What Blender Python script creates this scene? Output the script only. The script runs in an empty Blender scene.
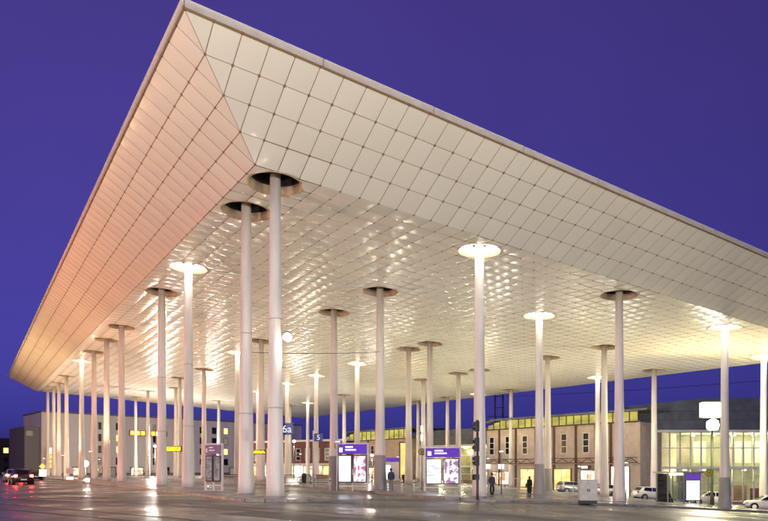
import bpy, bmesh, math, random
from mathutils import Vector, Matrix
random.seed(7)
SC = bpy.context.scene
C = SC.collection
PI = math.pi

# ------------------------------------------------------------------ camera
CAMZ = 1.6
cam = bpy.data.cameras.new('camera'); camo = bpy.data.objects.new('camera', cam); C.objects.link(camo)
camo.location = (0, 0, CAMZ); camo.rotation_euler = (PI/2, 0, 0)
cam.sensor_fit = 'HORIZONTAL'; cam.sensor_width = 36.0
FPX = 658.0
cam.lens = 36.0*FPX/768.0
cam.shift_y = (470-260.5)/768.0            # horizon low in the frame, verticals stay upright
cam.clip_start = 0.1; cam.clip_end = 6000
SC.camera = camo

# ------------------------------------------------------------------ sky, sun, exposure
W = bpy.data.worlds.new('World'); SC.world = W; W.use_nodes = True
nt = W.node_tree; nt.nodes.clear()
wo = nt.nodes.new('ShaderNodeOutputWorld'); bg = nt.nodes.new('ShaderNodeBackground')
sky = nt.nodes.new('ShaderNodeTexSky'); sky.sky_type = 'NISHITA'; sky.sun_disc = False
SUN_EL = math.radians(4.0); SUN_ROT = math.radians(150)
sky.sun_elevation = SUN_EL; sky.sun_rotation = SUN_ROT
sky.air_density = 1.0; sky.dust_density = 0.2; sky.ozone_density = 4.0
# dusk: keep the sky model's brightness, shift its hue to the deep violet blue of the hour
sep = nt.nodes.new('ShaderNodeSeparateColor'); pw = nt.nodes.new('ShaderNodeMath'); pw.operation = 'POWER'; pw.inputs[1].default_value = 0.75
mul = nt.nodes.new('ShaderNodeMix'); mul.data_type = 'RGBA'; mul.blend_type = 'MULTIPLY'; mul.inputs[0].default_value = 1.0
tcw = nt.nodes.new('ShaderNodeTexCoord'); spz = nt.nodes.new('ShaderNodeSeparateXYZ'); nt.links.new(tcw.outputs['Generated'], spz.inputs[0])
hue = nt.nodes.new('ShaderNodeMix'); hue.data_type = 'RGBA'; hue.inputs[6].default_value = (0.16, 0.15, 1.02, 1); hue.inputs[7].default_value = (0.325, 0.22, 1.34, 1)
rz_ = nt.nodes.new('ShaderNodeMapRange'); rz_.inputs[1].default_value = 0.05; rz_.inputs[2].default_value = 0.6
nt.links.new(spz.outputs[2], rz_.inputs[0]); nt.links.new(rz_.outputs[0], hue.inputs[0]); nt.links.new(hue.outputs[2], mul.inputs[7])
nt.links.new(sky.outputs[0], sep.inputs[0]); nt.links.new(sep.outputs[2], pw.inputs[0])
cl = nt.nodes.new('ShaderNodeTexNoise'); cl.inputs['Scale'].default_value = 2.6; cl.inputs['Detail'].default_value = 4; nt.links.new(tcw.outputs['Generated'], cl.inputs['Vector'])
cr = nt.nodes.new('ShaderNodeMapRange'); cr.inputs[1].default_value = .3; cr.inputs[2].default_value = .7; cr.inputs[3].default_value = .93; cr.inputs[4].default_value = 1.07; nt.links.new(cl.outputs[0], cr.inputs[0])
cm = nt.nodes.new('ShaderNodeMath'); cm.operation = 'MULTIPLY'; nt.links.new(pw.outputs[0], cm.inputs[0]); nt.links.new(cr.outputs[0], cm.inputs[1])
nt.links.new(cm.outputs[0], mul.inputs[6]); nt.links.new(mul.outputs[2], bg.inputs[0])
bg.inputs[1].default_value = 0.10
nt.links.new(bg.outputs[0], wo.inputs[0])

sl = bpy.data.lights.new('dusk_sun', 'SUN'); sl.energy = 0.02; sl.angle = math.radians(30); sl.color = (0.75, 0.7, 1.0)
so = bpy.data.objects.new('dusk_sun', sl); C.objects.link(so)
so.rotation_euler = (math.radians(75), 0, math.radians(20))

SC.view_settings.view_transform = 'Standard'; SC.view_settings.look = 'None'
SC.view_settings.exposure = 0.45; SC.view_settings.gamma = 1.0; SC.view_settings.use_curve_mapping = False
SC.cycles.use_denoising = True
SC.cycles.max_bounces = 8; SC.cycles.diffuse_bounces = 4; SC.cycles.glossy_bounces = 4
SC.cycles.transparent_max_bounces = 12
SC.cycles.sample_clamp_indirect = 6.0; SC.cycles.sample_clamp_direct = 0
SC.cycles.caustics_reflective = False; SC.cycles.caustics_refractive = False

# ------------------------------------------------------------------ materials
M = {}
def mat(name, col, rough=0.6, metal=0.0, noise=None, bump=None, spec=0.5, rnoise=None, streak=False):
    m = bpy.data.materials.new(name); m.use_nodes = True
    n = m.node_tree; b = n.nodes['Principled BSDF']
    b.inputs['Base Color'].default_value = (*col, 1); b.inputs['Roughness'].default_value = rough
    b.inputs['Metallic'].default_value = metal; b.inputs['Specular IOR Level'].default_value = spec
    if noise or rnoise or bump:
        tc = n.nodes.new('ShaderNodeNewGeometry')
        mp = n.nodes.new('ShaderNodeMapping'); n.links.new(tc.outputs['Position'], mp.inputs[0])
        if streak: mp.inputs['Scale'].default_value = (1, 1, 0.12)
    if noise:
        sc, amt = noise
        t = n.nodes.new('ShaderNodeTexNoise'); t.inputs['Scale'].default_value = sc; t.inputs['Detail'].default_value = 6
        n.links.new(mp.outputs[0], t.inputs['Vector'])
        mx = n.nodes.new('ShaderNodeMix'); mx.data_type = 'RGBA'
        mx.inputs[6].default_value = (*[c*(1-amt) for c in col], 1); mx.inputs[7].default_value = (*[min(1, c*(1+amt*.6)) for c in col], 1)
        rp = n.nodes.new('ShaderNodeMapRange'); rp.inputs[1].default_value = .3; rp.inputs[2].default_value = .7
        n.links.new(t.outputs[0], rp.inputs[0]); n.links.new(rp.outputs[0], mx.inputs[0]); n.links.new(mx.outputs[2], b.inputs['Base Color'])
    if rnoise:
        sc, lo, hi = rnoise
        t2 = n.nodes.new('ShaderNodeTexNoise'); t2.inputs['Scale'].default_value = sc; t2.inputs['Detail'].default_value = 5
        n.links.new(mp.outputs[0], t2.inputs['Vector'])
        rp2 = n.nodes.new('ShaderNodeMapRange'); rp2.inputs[1].default_value = .35; rp2.inputs[2].default_value = .65
        rp2.inputs[3].default_value = lo; rp2.inputs[4].default_value = hi
        n.links.new(t2.outputs[0], rp2.inputs[0]); n.links.new(rp2.outputs[0], b.inputs['Roughness'])
    if bump:
        sc, st, di = bump
        t3 = n.nodes.new('ShaderNodeTexNoise'); t3.inputs['Scale'].default_value = sc; t3.inputs['Detail'].default_value = 4
        n.links.new(mp.outputs[0], t3.inputs['Vector'])
        bp = n.nodes.new('ShaderNodeBump'); bp.inputs['Strength'].default_value = st; bp.inputs['Distance'].default_value = di
        n.links.new(t3.outputs[0], bp.inputs['Height']); n.links.new(bp.outputs[0], b.inputs['Normal'])
    M[name] = m; return m
def emit(name, col, strength, var=None, col2=None):
    m = bpy.data.materials.new(name); m.use_nodes = True
    n = m.node_tree; n.nodes.clear()
    o = n.nodes.new('ShaderNodeOutputMaterial'); e = n.nodes.new('ShaderNodeEmission')
    e.inputs[0].default_value = (*col, 1); e.inputs[1].default_value = strength
    n.links.new(e.outputs[0], o.inputs[0])
    if var:
        tc = n.nodes.new('ShaderNodeTexCoord'); mp = n.nodes.new('ShaderNodeMapping'); n.links.new(tc.outputs['Object'], mp.inputs[0])
        mp.inputs['Scale'].default_value = var[1]
        t = n.nodes.new('ShaderNodeTexVoronoi' if var[0] == 'v' else 'ShaderNodeTexNoise'); t.inputs['Scale'].default_value = 1.0
        if var[0] == 'v': t.distance = 'CHEBYCHEV'
        n.links.new(mp.outputs[0], t.inputs['Vector'])
        out = t.outputs['Color'] if var[0] == 'v' else t.outputs[0]
        sp = n.nodes.new('ShaderNodeSeparateColor'); n.links.new(out, sp.inputs[0])
        rp = n.nodes.new('ShaderNodeMapRange'); rp.inputs[1].default_value = var[2]; rp.inputs[2].default_value = var[3]
        n.links.new(sp.outputs[0], rp.inputs[0])
        mx = n.nodes.new('ShaderNodeMix'); mx.data_type = 'RGBA'
        mx.inputs[6].default_value = (*(col2 or col), 1); mx.inputs[7].default_value = (*col, 1)
        n.links.new(rp.outputs[0], mx.inputs[0]); n.links.new(mx.outputs[2], e.inputs[0])
    M[name] = m; return m
def glass(name, tint=(1, 1, 1), refl=0.09):
    m = bpy.data.materials.new(name); m.use_nodes = True
    n = m.node_tree; n.nodes.clear()
    o = n.nodes.new('ShaderNodeOutputMaterial'); tr = n.nodes.new('ShaderNodeBsdfTransparent'); gl = n.nodes.new('ShaderNodeBsdfGlossy')
    tr.inputs[0].default_value = (*tint, 1); gl.inputs['Roughness'].default_value = 0.02
    lw = n.nodes.new('ShaderNodeFresnel'); lw.inputs[0].default_value = 1.5
    ad = n.nodes.new('ShaderNodeMath'); ad.operation = 'ADD'; ad.inputs[1].default_value = refl; ad.use_clamp = True
    mx = n.nodes.new('ShaderNodeMixShader'); n.links.new(lw.outputs[0], ad.inputs[0]); n.links.new(ad.outputs[0], mx.inputs[0])
    n.links.new(tr.outputs[0], mx.inputs[1]); n.links.new(gl.outputs[0], mx.inputs[2]); n.links.new(mx.outputs[0], o.inputs[0])
    M[name] = m; return m

mat('asphalt', (.075, .08, .09), noise=(1.3, .4), rnoise=(.22, .16, .55), bump=(28, .5, .015), spec=.6)
mat('paving', (.21, .22, .24), noise=(.9, .3), rnoise=(.3, .12, .5), bump=(30, .15, .008), spec=.6)
mat('kerb', (.3, .29, .27), .45, noise=(2, .35))
mat('tactile', (.5, .48, .44), .45, noise=(3, .2))
mat('rail_steel', (.035, .022, .02), .5)
mat('panel', (.84, .79, .69), .2, spec=.65)
mat('joint', (.27, .175, .08), .8)
mat('bracket', (.30, .19, .085), .5, metal=.2)
mat('fascia', (.62, .57, .52), .45, noise=(1.5, .12))
mat('roofing', (.22, .21, .2), .9)
mat('recess_wall', (.5, .39, .28), .6, noise=(3, .25))
mat('recess_dark', (.012, .011, .01), .8)
mat('column', (.80, .77, .72), .42, noise=(2.2, .2), bump=(14, .08, .01), streak=True)
mat('sleeve', (.36, .36, .35), .55, noise=(2.5, .2), streak=True)
mat('column_ring', (.5, .48, .45), .5)
mat('white_metal', (.75, .75, .75), .35)
mat('grey_metal', (.35, .36, .37), .4, metal=.5)
mat('dark_metal', (.05, .05, .055), .45)
mat('green_metal', (.05, .075, .06), .45)
mat('black', (.015, .015, .017), .5)
mat('blue_sign', (.012, .025, .22), .35)
mat('white_paint', (.8, .8, .8), .5)
mat('violet', (.22, .17, .33), .35)
mat('stone', (.52, .43, .36), .7, noise=(1.2, .18))
mat('stone_warm', (.54, .42, .33), .7, noise=(1.2, .18))
mat('office', (.72, .71, .73), .65, noise=(.35, .16), streak=True)
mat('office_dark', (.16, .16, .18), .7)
mat('redbrown', (.14, .035, .035), .6, noise=(2, .3))
mat('brown_steel', (.06, .035, .025), .45)
mat('slate_roof', (.11, .13, .17), .5, noise=(.8, .3))
mat('dark_building', (.03, .028, .03), .8)
mat('interior', (.42, .41, .30), .7, noise=(.5, .4))
mat('interior_floor', (.3, .28, .24), .3)
mat('cabinet', (.56, .56, .54), .5, noise=(4, .15))
mat('tyre', (.02, .02, .02), .8)
mat('rim', (.5, .5, .52), .3, metal=.9)
mat('car_white', (.72, .72, .72), .18, spec=.6)
mat('car_silver', (.42, .43, .45), .25, metal=.5)
mat('car_dark', (.025, .025, .03), .2, spec=.6)
mat('car_glass', (.012, .014, .016), .06, spec=.7)
mat('skin', (.45, .28, .2), .5)
mat('coat_black', (.012, .012, .014), .8)
mat('coat_navy', (.06, .07, .12), .8)
mat('trousers_grey', (.24, .24, .25), .8)
mat('trousers_dark', (.02, .02, .025), .8)
mat('hair', (.03, .02, .015), .6)
mat('shoe', (.02, .018, .016), .5)
mat('wood_bench', (.22, .13, .07), .6)
mat('yellow_sign', (.75, .5, .02), .4)
mat('green_sign', (.01, .2, .06), .4)
mat('cloth_bag', (.18, .05, .05), .8)
emit('lamp_white', (1, .95, .82), 12)
emit('lamp_pink', (1, .72, .55), 14)
emit('street_white', (1, .93, .8), 25)
emit('added_uplight', (1, .9, .75), 12)
emit('poster_white', (.95, .98, 1), 1.05, ('n', (1.4, 1, 2.5), .35, .5), (.55, .7, .85))
emit('poster_pink', (1, .94, .97), 1.1, ('n', (4, 1, 3.0), .42, .56), (.42, .12, .24))
emit('poster_rose', (.95, .9, .9), 1.0, ('n', (3, 1, 2.2), .45, .53), (.3, .16, .3))
emit('poster_sheet', (1, .98, .94), 1.0, ('n', (1.2, 1, 7), .4, .55), (.5, .58, .62))
emit('poster_plain', (1, 1, .97), 2)
emit('violet_lit', (.16, .06, .5), .7)
emit('violet_text', (.85, .8, 1), 2.2)
emit('shop_yellow', (1, .78, .28), 1.5, ('v', (1.1, 1, 1.6), .1, .7), (.75, .42, .12))
emit('shop_warm', (1, .82, .55), 1.7, ('v', (1.3, 1, 1.9), .15, .7), (.4, .2, .1))
emit('shop_bright', (1, .97, .75), 4.5)
emit('amber_door', (1, .62, .22), 1.3, ('n', (.6, 1, .5), .3, .7), (.85, .4, .1))
emit('clerestory', (.75, .66, .14), .75, ('n', (.35, 1, .9), .35, .65), (.42, .36, .10))
emit('window_lit', (1, .72, .25), 1.3)
emit('window_dim', (.5, .42, .3), .35)
emit('led_yellow', (1, .72, .02), 2.6, ('v', (9, 1, 9), .2, .5), (.12, .07, .0))
emit('sign_orange', (1, .28, .03), 3.2)
emit('sign_white', (1, .95, .9), 3.0)
emit('tail_red', (1, .03, .02), 120)
emit('tail_dim', (.5, .01, .01), .8)
emit('head_lamp', (1, .95, .85), 3)
emit('hall_lamp', (1, .88, .55), 8)
glass('hall_glass', (.92, .95, .86)); glass('shelter_glass', (.85, .9, .9), .06)
mat('window_dark', (.012, .014, .018), .08, spec=.7)

# ------------------------------------------------------------------ mesh helpers
class MB:
    def __init__(s): s.v = []; s.f = []; s.m = []; s.smooth = []
    def add(s, vs, fs, mi=0, smooth=False):
        o = len(s.v); s.v += [tuple(p) for p in vs]
        for f in fs: s.f.append([o+i for i in f]); s.m.append(mi); s.smooth.append(smooth)
    def box(s, c, d, rz=0, mi=0):
        hx, hy, hz = d[0]/2, d[1]/2, d[2]/2; cs, sn = math.cos(rz), math.sin(rz)
        vs = []
        for z in (-hz, hz):
            for x, y in ((-hx, -hy), (hx, -hy), (hx, hy), (-hx, hy)):
                vs.append((c[0]+x*cs-y*sn, c[1]+x*sn+y*cs, c[2]+z))
        s.add(vs, [(3, 2, 1, 0), (4, 5, 6, 7), (0, 1, 5, 4), (1, 2, 6, 5), (2, 3, 7, 6), (3, 0, 4, 7)], mi)
        return s
    def b(s, x0, x1, y0, y1, z0, z1, mi=0): return s.box(((x0+x1)/2, (y0+y1)/2, (z0+z1)/2), (abs(x1-x0), abs(y1-y0), abs(z1-z0)), 0, mi)
    def lathe(s, prof, n=24, c=(0, 0, 0), mi=0, cap=True, smooth=True):
        vs = []
        for r, z in prof:
            for k in range(n):
                a = 2*PI*k/n; vs.append((c[0]+r*math.cos(a), c[1]+r*math.sin(a), c[2]+z))
        fs = []
        for i in range(len(prof)-1):
            for k in range(n):
                k2 = (k+1) % n; fs.append((i*n+k, i*n+k2, (i+1)*n+k2, (i+1)*n+k))
        s.add(vs, fs, mi, smooth)
        if cap:
            o = len(s.v)-len(vs); L = (len(prof)-1)*n
            s.f.append([o+k for k in range(n)][::-1]); s.m.append(mi); s.smooth.append(False)
            s.f.append([o+L+k for k in range(n)]); s.m.append(mi); s.smooth.append(False)
        return s
    def tube(s, p, q, r, n=8, mi=0, r2=None):
        p = Vector(p); q = Vector(q); d = (q-p).normalized(); r2 = r if r2 is None else r2
        a = d.orthogonal().normalized(); b = d.cross(a)
        vs = []
        for P, R in ((p, r), (q, r2)):
            for k in range(n):
                t = 2*PI*k/n; vs.append(P+a*R*math.cos(t)+b*R*math.sin(t))
        fs = [(k, (k+1) % n, n+(k+1) % n, n+k) for k in range(n)]+[tuple(range(n))[::-1], tuple(range(n, 2*n))]
        s.add(vs, fs, mi, False); return s
    def prism(s, pts, y0, y1, mi=0, axis='y'):
        n = len(pts)
        P = (lambda a, b, t: (a, t, b)) if axis == 'y' else ((lambda a, b, t: (t, a, b)) if axis == 'x' else (lambda a, b, t: (a, b, t)))
        vs = [P(a, b, y0) for a, b in pts]+[P(a, b, y1) for a, b in pts]
        s.add(vs, [tuple(range(n)), tuple(range(2*n-1, n-1, -1))]+[(i, n+i, n+(i+1) % n, (i+1) % n) for i in range(n)], mi); return s
    def mesh(s, name, mats):
        me = bpy.data.meshes.new(name); me.from_pydata(s.v, [], s.f)
        for m in (mats if isinstance(mats, (list, tuple)) else [mats]): me.materials.append(M[m] if isinstance(m, str) else m)
        me.polygons.foreach_set('material_index', s.m); me.polygons.foreach_set('use_smooth', s.smooth)
        bm = bmesh.new(); bm.from_mesh(me); bmesh.ops.recalc_face_normals(bm, faces=bm.faces); bm.to_mesh(me); bm.free()
        me.update(); return me
    def build(s, name, mats, parent=None, loc=(0, 0, 0)):
        return link(name, s.mesh(name, mats), parent, loc)
def link(name, me, parent=None, loc=(0, 0, 0)):
    o = bpy.data.objects.new(name, me); C.objects.link(o); o.location = loc
    if parent: o.parent = parent
    return o
def tag(o, label, cat, group=None):
    o['label'] = label; o['category'] = cat
    if group: o['group'] = group
    return o
def thing(name, label, cat, loc=(0, 0, 0), rz=0, group=None):
    o = bpy.data.objects.new(name, None); C.objects.link(o); o.location = loc; o.rotation_euler = (0, 0, rz)
    o.empty_display_size = .3
    return tag(o, label, cat, group)
def copy_tree(o, parent=None):
    c = o.copy(); C.objects.link(c); c.parent = parent
    for ch in list(o.children): copy_tree(ch, c)
    return c
def lamp(name, kind, energy, col, parent, loc, size=.3, rot=(0, 0, 0), spot=None, blend=.6):
    l = bpy.data.lights.new(name, kind); l.energy = energy; l.color = col
    if kind == 'AREA': l.shape = 'DISK'; l.size = size
    else: l.shadow_soft_size = size
    if kind == 'SPOT': l.spot_size = math.radians(spot); l.spot_blend = blend
    o = bpy.data.objects.new(name, l); C.objects.link(o); o.parent = parent; o.location = loc; o.rotation_euler = rot
    return o

# ------------------------------------------------------------------ ground
def sp(x, k, w): t = (x-k)/w; return w*(t if t > 30 else math.log(1+math.exp(t)))
def G(X): return CAMZ-1.25-.075*(sp(X, 3, 6)-sp(X, 70, 8))       # pavement height: level to the left, falling to the right
ROAD = .13
def gp(px, py):                                                  # where a level sight line through a base point meets the pavement
    lo, hi = 5.0, 400.0
    for _ in range(60):
        mid = (lo+hi)/2; X = (px-384)/FPX*mid
        if 470+FPX*(CAMZ-G(X))/mid > py: lo = mid
        else: hi = mid
    return ((px-384)/FPX*lo, lo)
def at(px, Y): return (px-384)/FPX*Y
def zz(py, Y): return CAMZ+(470-py)/FPX*Y

def frange(a, b, s):
    out = []; x = a
    while x < b-1e-6: out.append(x); x += s
    return out+[b]
xs = [-2500, -1200, -500, -200, -120]+frange(-90, 110, 2)[0:]+[150, 250, 500, 1200, 2500]
ys = [-300, -60, -20, 0, 10, 20, 30, 40, 60, 80, 100, 130, 170, 230, 350, 700, 1500, 3500]
mb = MB(); vs = [(x, y, G(x)-ROAD) for y in ys for x in xs]; n = len(xs)
mb.add(vs, [(j*n+i, j*n+i+1, (j+1)*n+i+1, (j+1)*n+i) for j in range(len(ys)-1) for i in range(n-1)], 0, True)
road = mb.build('road', 'asphalt'); road['kind'] = 'structure'

P0 = Vector((-6.04, 30.8, 0)); uL = Vector((-.533, .846, 0)).normalized(); uR = Vector((.84, .543, 0)).normalized()
def PQ(u, v): return P0+uL*u+uR*v
# slight tone and gloss differences from panel to panel (one value for each cell of the cladding grid)
def panel_variation():
    n = M['panel'].node_tree; b = n.nodes['Principled BSDF']; geo = n.nodes.new('ShaderNodeNewGeometry')
    det = uL.x*uR.y-uL.y*uR.x; dual = ((uR.y/det, -uR.x/det, 0), (-uL.y/det, uL.x/det, 0))
    sub = n.nodes.new('ShaderNodeVectorMath'); sub.operation = 'SUBTRACT'; sub.inputs[1].default_value = tuple(P0); n.links.new(geo.outputs['Position'], sub.inputs[0])
    cmb = n.nodes.new('ShaderNodeCombineXYZ')
    for k in (0, 1):
        d = n.nodes.new('ShaderNodeVectorMath'); d.operation = 'DOT_PRODUCT'; d.inputs[1].default_value = tuple(c/1.14 for c in dual[k]); n.links.new(sub.outputs[0], d.inputs[0])
        f = n.nodes.new('ShaderNodeMath'); f.operation = 'FLOOR'; n.links.new(d.outputs['Value'], f.inputs[0]); n.links.new(f.outputs[0], cmb.inputs[k])
    wn = n.nodes.new('ShaderNodeTexWhiteNoise'); wn.noise_dimensions = '2D'; n.links.new(cmb.outputs[0], wn.inputs['Vector'])
    mx = n.nodes.new('ShaderNodeMix'); mx.data_type = 'RGBA'; mx.inputs[6].default_value = (.83, .795, .725, 1); mx.inputs[7].default_value = (.88, .845, .775, 1)
    n.links.new(wn.outputs['Value'], mx.inputs[0]); n.links.new(mx.outputs[2], b.inputs['Base Color'])
    sp2 = n.nodes.new('ShaderNodeSeparateColor'); n.links.new(wn.outputs['Color'], sp2.inputs[0])
    r2 = n.nodes.new('ShaderNodeMapRange'); r2.inputs[3].default_value = .16; r2.inputs[4].default_value = .23; n.links.new(sp2.outputs[1], r2.inputs[0]); n.links.new(r2.outputs[0], b.inputs['Roughness'])
    tn = n.nodes.new('ShaderNodeTexNoise'); tn.inputs['Scale'].default_value = 1.1; n.links.new(geo.outputs['Position'], tn.inputs['Vector'])
    bp = n.nodes.new('ShaderNodeBump'); bp.inputs['Strength'].default_value = .16; bp.inputs['Distance'].default_value = .03; n.links.new(tn.outputs[0], bp.inputs['Height']); n.links.new(bp.outputs[0], b.inputs['Normal'])
panel_variation()

def smooth_poly(pts, rad):
    """round the corners of a closed plan polygon"""
    out = []; n = len(pts)
    for i in range(n):
        a, b, c = Vector(pts[i-1]), Vector(pts[i]), Vector(pts[(i+1) % n])
        r = min(rad, (a-b).length*.45, (c-b).length*.45)
        p = b+(a-b).normalized()*r; q = b+(c-b).normalized()*r
        for k in range(7):
            t = k/6; out.append(tuple(p*(1-t)**2+b*2*t*(1-t)+q*t*t))
    return out
def resample(pts, step):
    out = []; n = len(pts)
    for i in range(n):
        a = Vector(pts[i]); b = Vector(pts[(i+1) % n]); L = (b-a).length; m = max(1, int(L/step))
        for k in range(m): out.append(tuple(a.lerp(b, k/m)))
    return out
def pavement(name, pts, stone_mesh_len=1.0):
    """raised platform sheet with kerb stones round its edge"""
    poly = resample(smooth_poly(pts, 3.0), 1.0)
    bm = bmesh.new()
    vs = [bm.verts.new((x, y, 0)) for x, y in poly]
    bm.faces.new(vs)
    # slice in X strips so the sheet follows the fall of the ground
    x0 = min(p[0] for p in poly); x1 = max(p[0] for p in poly)
    for x in frange(math.floor(x0)+1, x1, 2)[:-1]:
        bmesh.ops.bisect_plane(bm, geom=bm.verts[:]+bm.edges[:]+bm.faces[:], plane_co=(x, 0, 0), plane_no=(1, 0, 0))
    bmesh.ops.triangulate(bm, faces=bm.faces[:])
    for v in bm.verts: v.co.z = G(v.co.x)
    bmesh.ops.recalc_face_normals(bm, faces=bm.faces)
    for f in bm.faces:
        if f.normal.z < 0: f.normal_flip()
    me = bpy.data.meshes.new(name); bm.to_mesh(me); bm.free(); me.materials.append(M['paving'])
    o = link(name, me); o['kind'] = 'structure'
    return o, poly
STONE = MB()
_p = [(0, 0), (.0, .125), (.015, .145), (.15, .145), (.15, 0)]
STONE.prism([(a, b-.13) for a, b in _p], -.49, .49, axis='x') if False else STONE.prism([(a-.15, b-.13) for a, b in _p], -.492, .492, axis='x')
stone_me = STONE.mesh('kerb_stone', 'kerb')
def kerbs(o, poly, maxd):
    n = len(poly)
    L = 0; k = 0
    per = [Vector((*p, 0)) for p in poly]
    area = sum(per[i].x*per[(i+1) % n].y-per[(i+1) % n].x*per[i].y for i in range(n))
    seg = []
    for i in range(n):
        a, b = per[i], per[(i+1) % n]
        seg.append((a, b))
    # walk the edge in steps of one stone
    pts = []; carry = 0.0
    for a, b in seg:
        l = (b-a).length; t = carry
        while t < l: pts.append(a.lerp(b, t/l)); t += 1.0
        carry = t-l
    m = len(pts); near = []; far = MB()
    for i in range(m):
        a, b = pts[i], pts[(i+1) % m]
        if (b-a).length < .4: continue
        c = (a+b)/2; d = (b-a).normalized(); nrm = Vector((d.y, -d.x, 0))*(1 if area > 0 else -1)
        near.append((c.length, c, d, nrm))
    near.sort(key=lambda t: t[0])
    for r, c, d, nrm in near:
        ang = math.atan2(d.y, d.x)
        # stone's profile y axis points outward (local +y = outward normal side)
        ly = Vector((-math.sin(ang), math.cos(ang), 0))
        if ly.dot(nrm) > 0: ang += PI
        sl_ = (G(c.x+d.x*.5)-G(c.x-d.x*.5))
        if r < maxd:
            k_ = link('kerb_stone', stone_me, o, (c.x, c.y, G(c.x)))
            k_.rotation_euler = (0, -math.atan(sl_ if abs(((ang-math.atan2(d.y, d.x))+PI) % (2*PI)-PI) < .1 else -sl_), ang)
        else:
            far.box((c.x, c.y, G(c.x)-.06), (1.0, .15, .15), math.atan2(d.y, d.x))
    if far.v:
        f = far.build('kerb_run', 'kerb', o); f['kind'] = 'stuff'

# ------------------------------------------------------------------ canopy frame of reference
CELL = 1.14; NU, NV, NO = 107, 53, 4
LL, WW, OV = NU*CELL, NV*CELL, NO*CELL
RISE = 2.75; HOLE = 1.34
def cz(X, Y): return CAMZ+14.4-.05*X-.01368*Y
def prof(u, v): return RISE*max(-u, -v, u-LL, v-WW, 0)/OV
def CP(u, v, dz=0):
    p = PQ(u, v); return Vector((p.x, p.y, cz(p.x, p.y)+prof(u, v)+dz))

# columns: plan position under the canopy, lit or not, sleeve or not
COLS = [(-5.4, 32.7, 0, 0), (-7.6, 36.3, 0, 0), (-14.0, 47.1, 1, 0), (-18.2, 53.9, 0, 0), (-27.2, 68.2, 0, 0), (-31.9, 75.7, 0, 0),
        (-37.1, 84.2, 0, 0), (-42.5, 92.5, 1, 0), (-52.5, 108.8, 0, 0), (-58.7, 118.8, 0, 0), (-67.2, 131.5, 0, 0), (-62.9, 125.3, 0, 0),
        (-.3, 50.6, 0, 1), (-4.4, 57.8, 0, 1), (-3.4, 83.4, 1, 0), (2.7, 72.2, 0, 0), (4.8, 68.9, 0, 0), (5.6, 93.9, 0, 0), (6.2, 119.6, 0, 0),
        (9.8, 86.8, 0, 0), (10.8, 111.9, 0, 0), (12.1, 83.3, 0, 0), (5.9, 40.7, 1, 0), (15.1, 106.0, 1, 0), (19.2, 99.4, 0, 0),
        (13.1, 55.5, 1, 1), (18.2, 73.1, 0, 1), (27.5, 84.7, 1, 0), (22.2, 66.3, 0, 0), (17.3, 48.4, 0, 0), (31.9, 77.7, 0, 0),
        (29.2, 56.4, 1, 1), (38.9, 67.4, 1, 0), (-44.6, 124.3, 0, 0), (-51.4, 136.2, 0, 0), (-32.4, 104.4, 0, 0), (-37.2, 117.6, 0, 0),
        (-25.8, 94.3, 0, 0), (-34.1, 135.8, 0, 0), (-17.8, 79.9, 1, 0), (-13.4, 71.9, 0, 0), (-22.5, 117.4, 1, 0), (-15.5, 105.1, 1, 0),
        (-19.5, 136.7, 0, 0), (-15.2, 131.2, 1, 0), (-9.8, 95.1, 1, 0), (-7.0, 115.6, 0, 0)]

# ------------------------------------------------------------------ platforms
strip = [tuple(PQ(u, v)[:2]) for u, v in ((-1.2, -.6), (-1.2, 4.0), (60, 6.0), (140, 7.0), (140, -1.5), (60, -.8))]
main = [tuple(PQ(u, v)[:2]) for u, v in ((-1.2, 11.8), (-1.2, 66), (100, 66), (118, 60), (118, 12.5), (40, 12)) ]
o1, poly1 = pavement('bus_platform', strip); kerbs(o1, poly1, 78)
o2, poly2 = pavement('main_platform', main); kerbs(o2, poly2, 78)
fore = [(at(640, 69), 66.5), (30, 62.5), (60, 82), (120, 120), (120, 240), (-150, 240), (-110, 176), (-55, 178), (-20, 188), (0, 160), (14, 118), (31, 86)]
# station forecourt pavement in front of the buildings
fore = [(17, 92), (33.5, 76.5), (75, 76.5), (75, 130), (40, 140), (-30, 200), (-85, 200), (-85, 150), (-76, 146), (-20, 190), (-12, 150), (8, 128)]
o3, poly3 = pavement('station_forecourt', fore); kerbs(o3, poly3, 0)

# tram rails crossing the road in front of the platform
for off in (0, 1.45, 5.5, 6.95):
    r = MB(); a0 = Vector((-19-off*.6, 36-off*.8)); a1 = Vector((13-off*.6, 12.5-off*.8)); m = 40; vs = []; d = (a1-a0).normalized(); nn = Vector((-d.y, d.x))
    for i in range(m+1):
        c = a0.lerp(a1, i/m)
        for w_ in (-.11, .11): q = c+nn*w_; vs.append((q.x, q.y, G(q.x)-ROAD+.006))
    r.add(vs, [(2*i, 2*i+1, 2*i+3, 2*i+2) for i in range(m)])
    o = r.build('tram_rail', 'rail_steel'); o['kind'] = 'structure'

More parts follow.
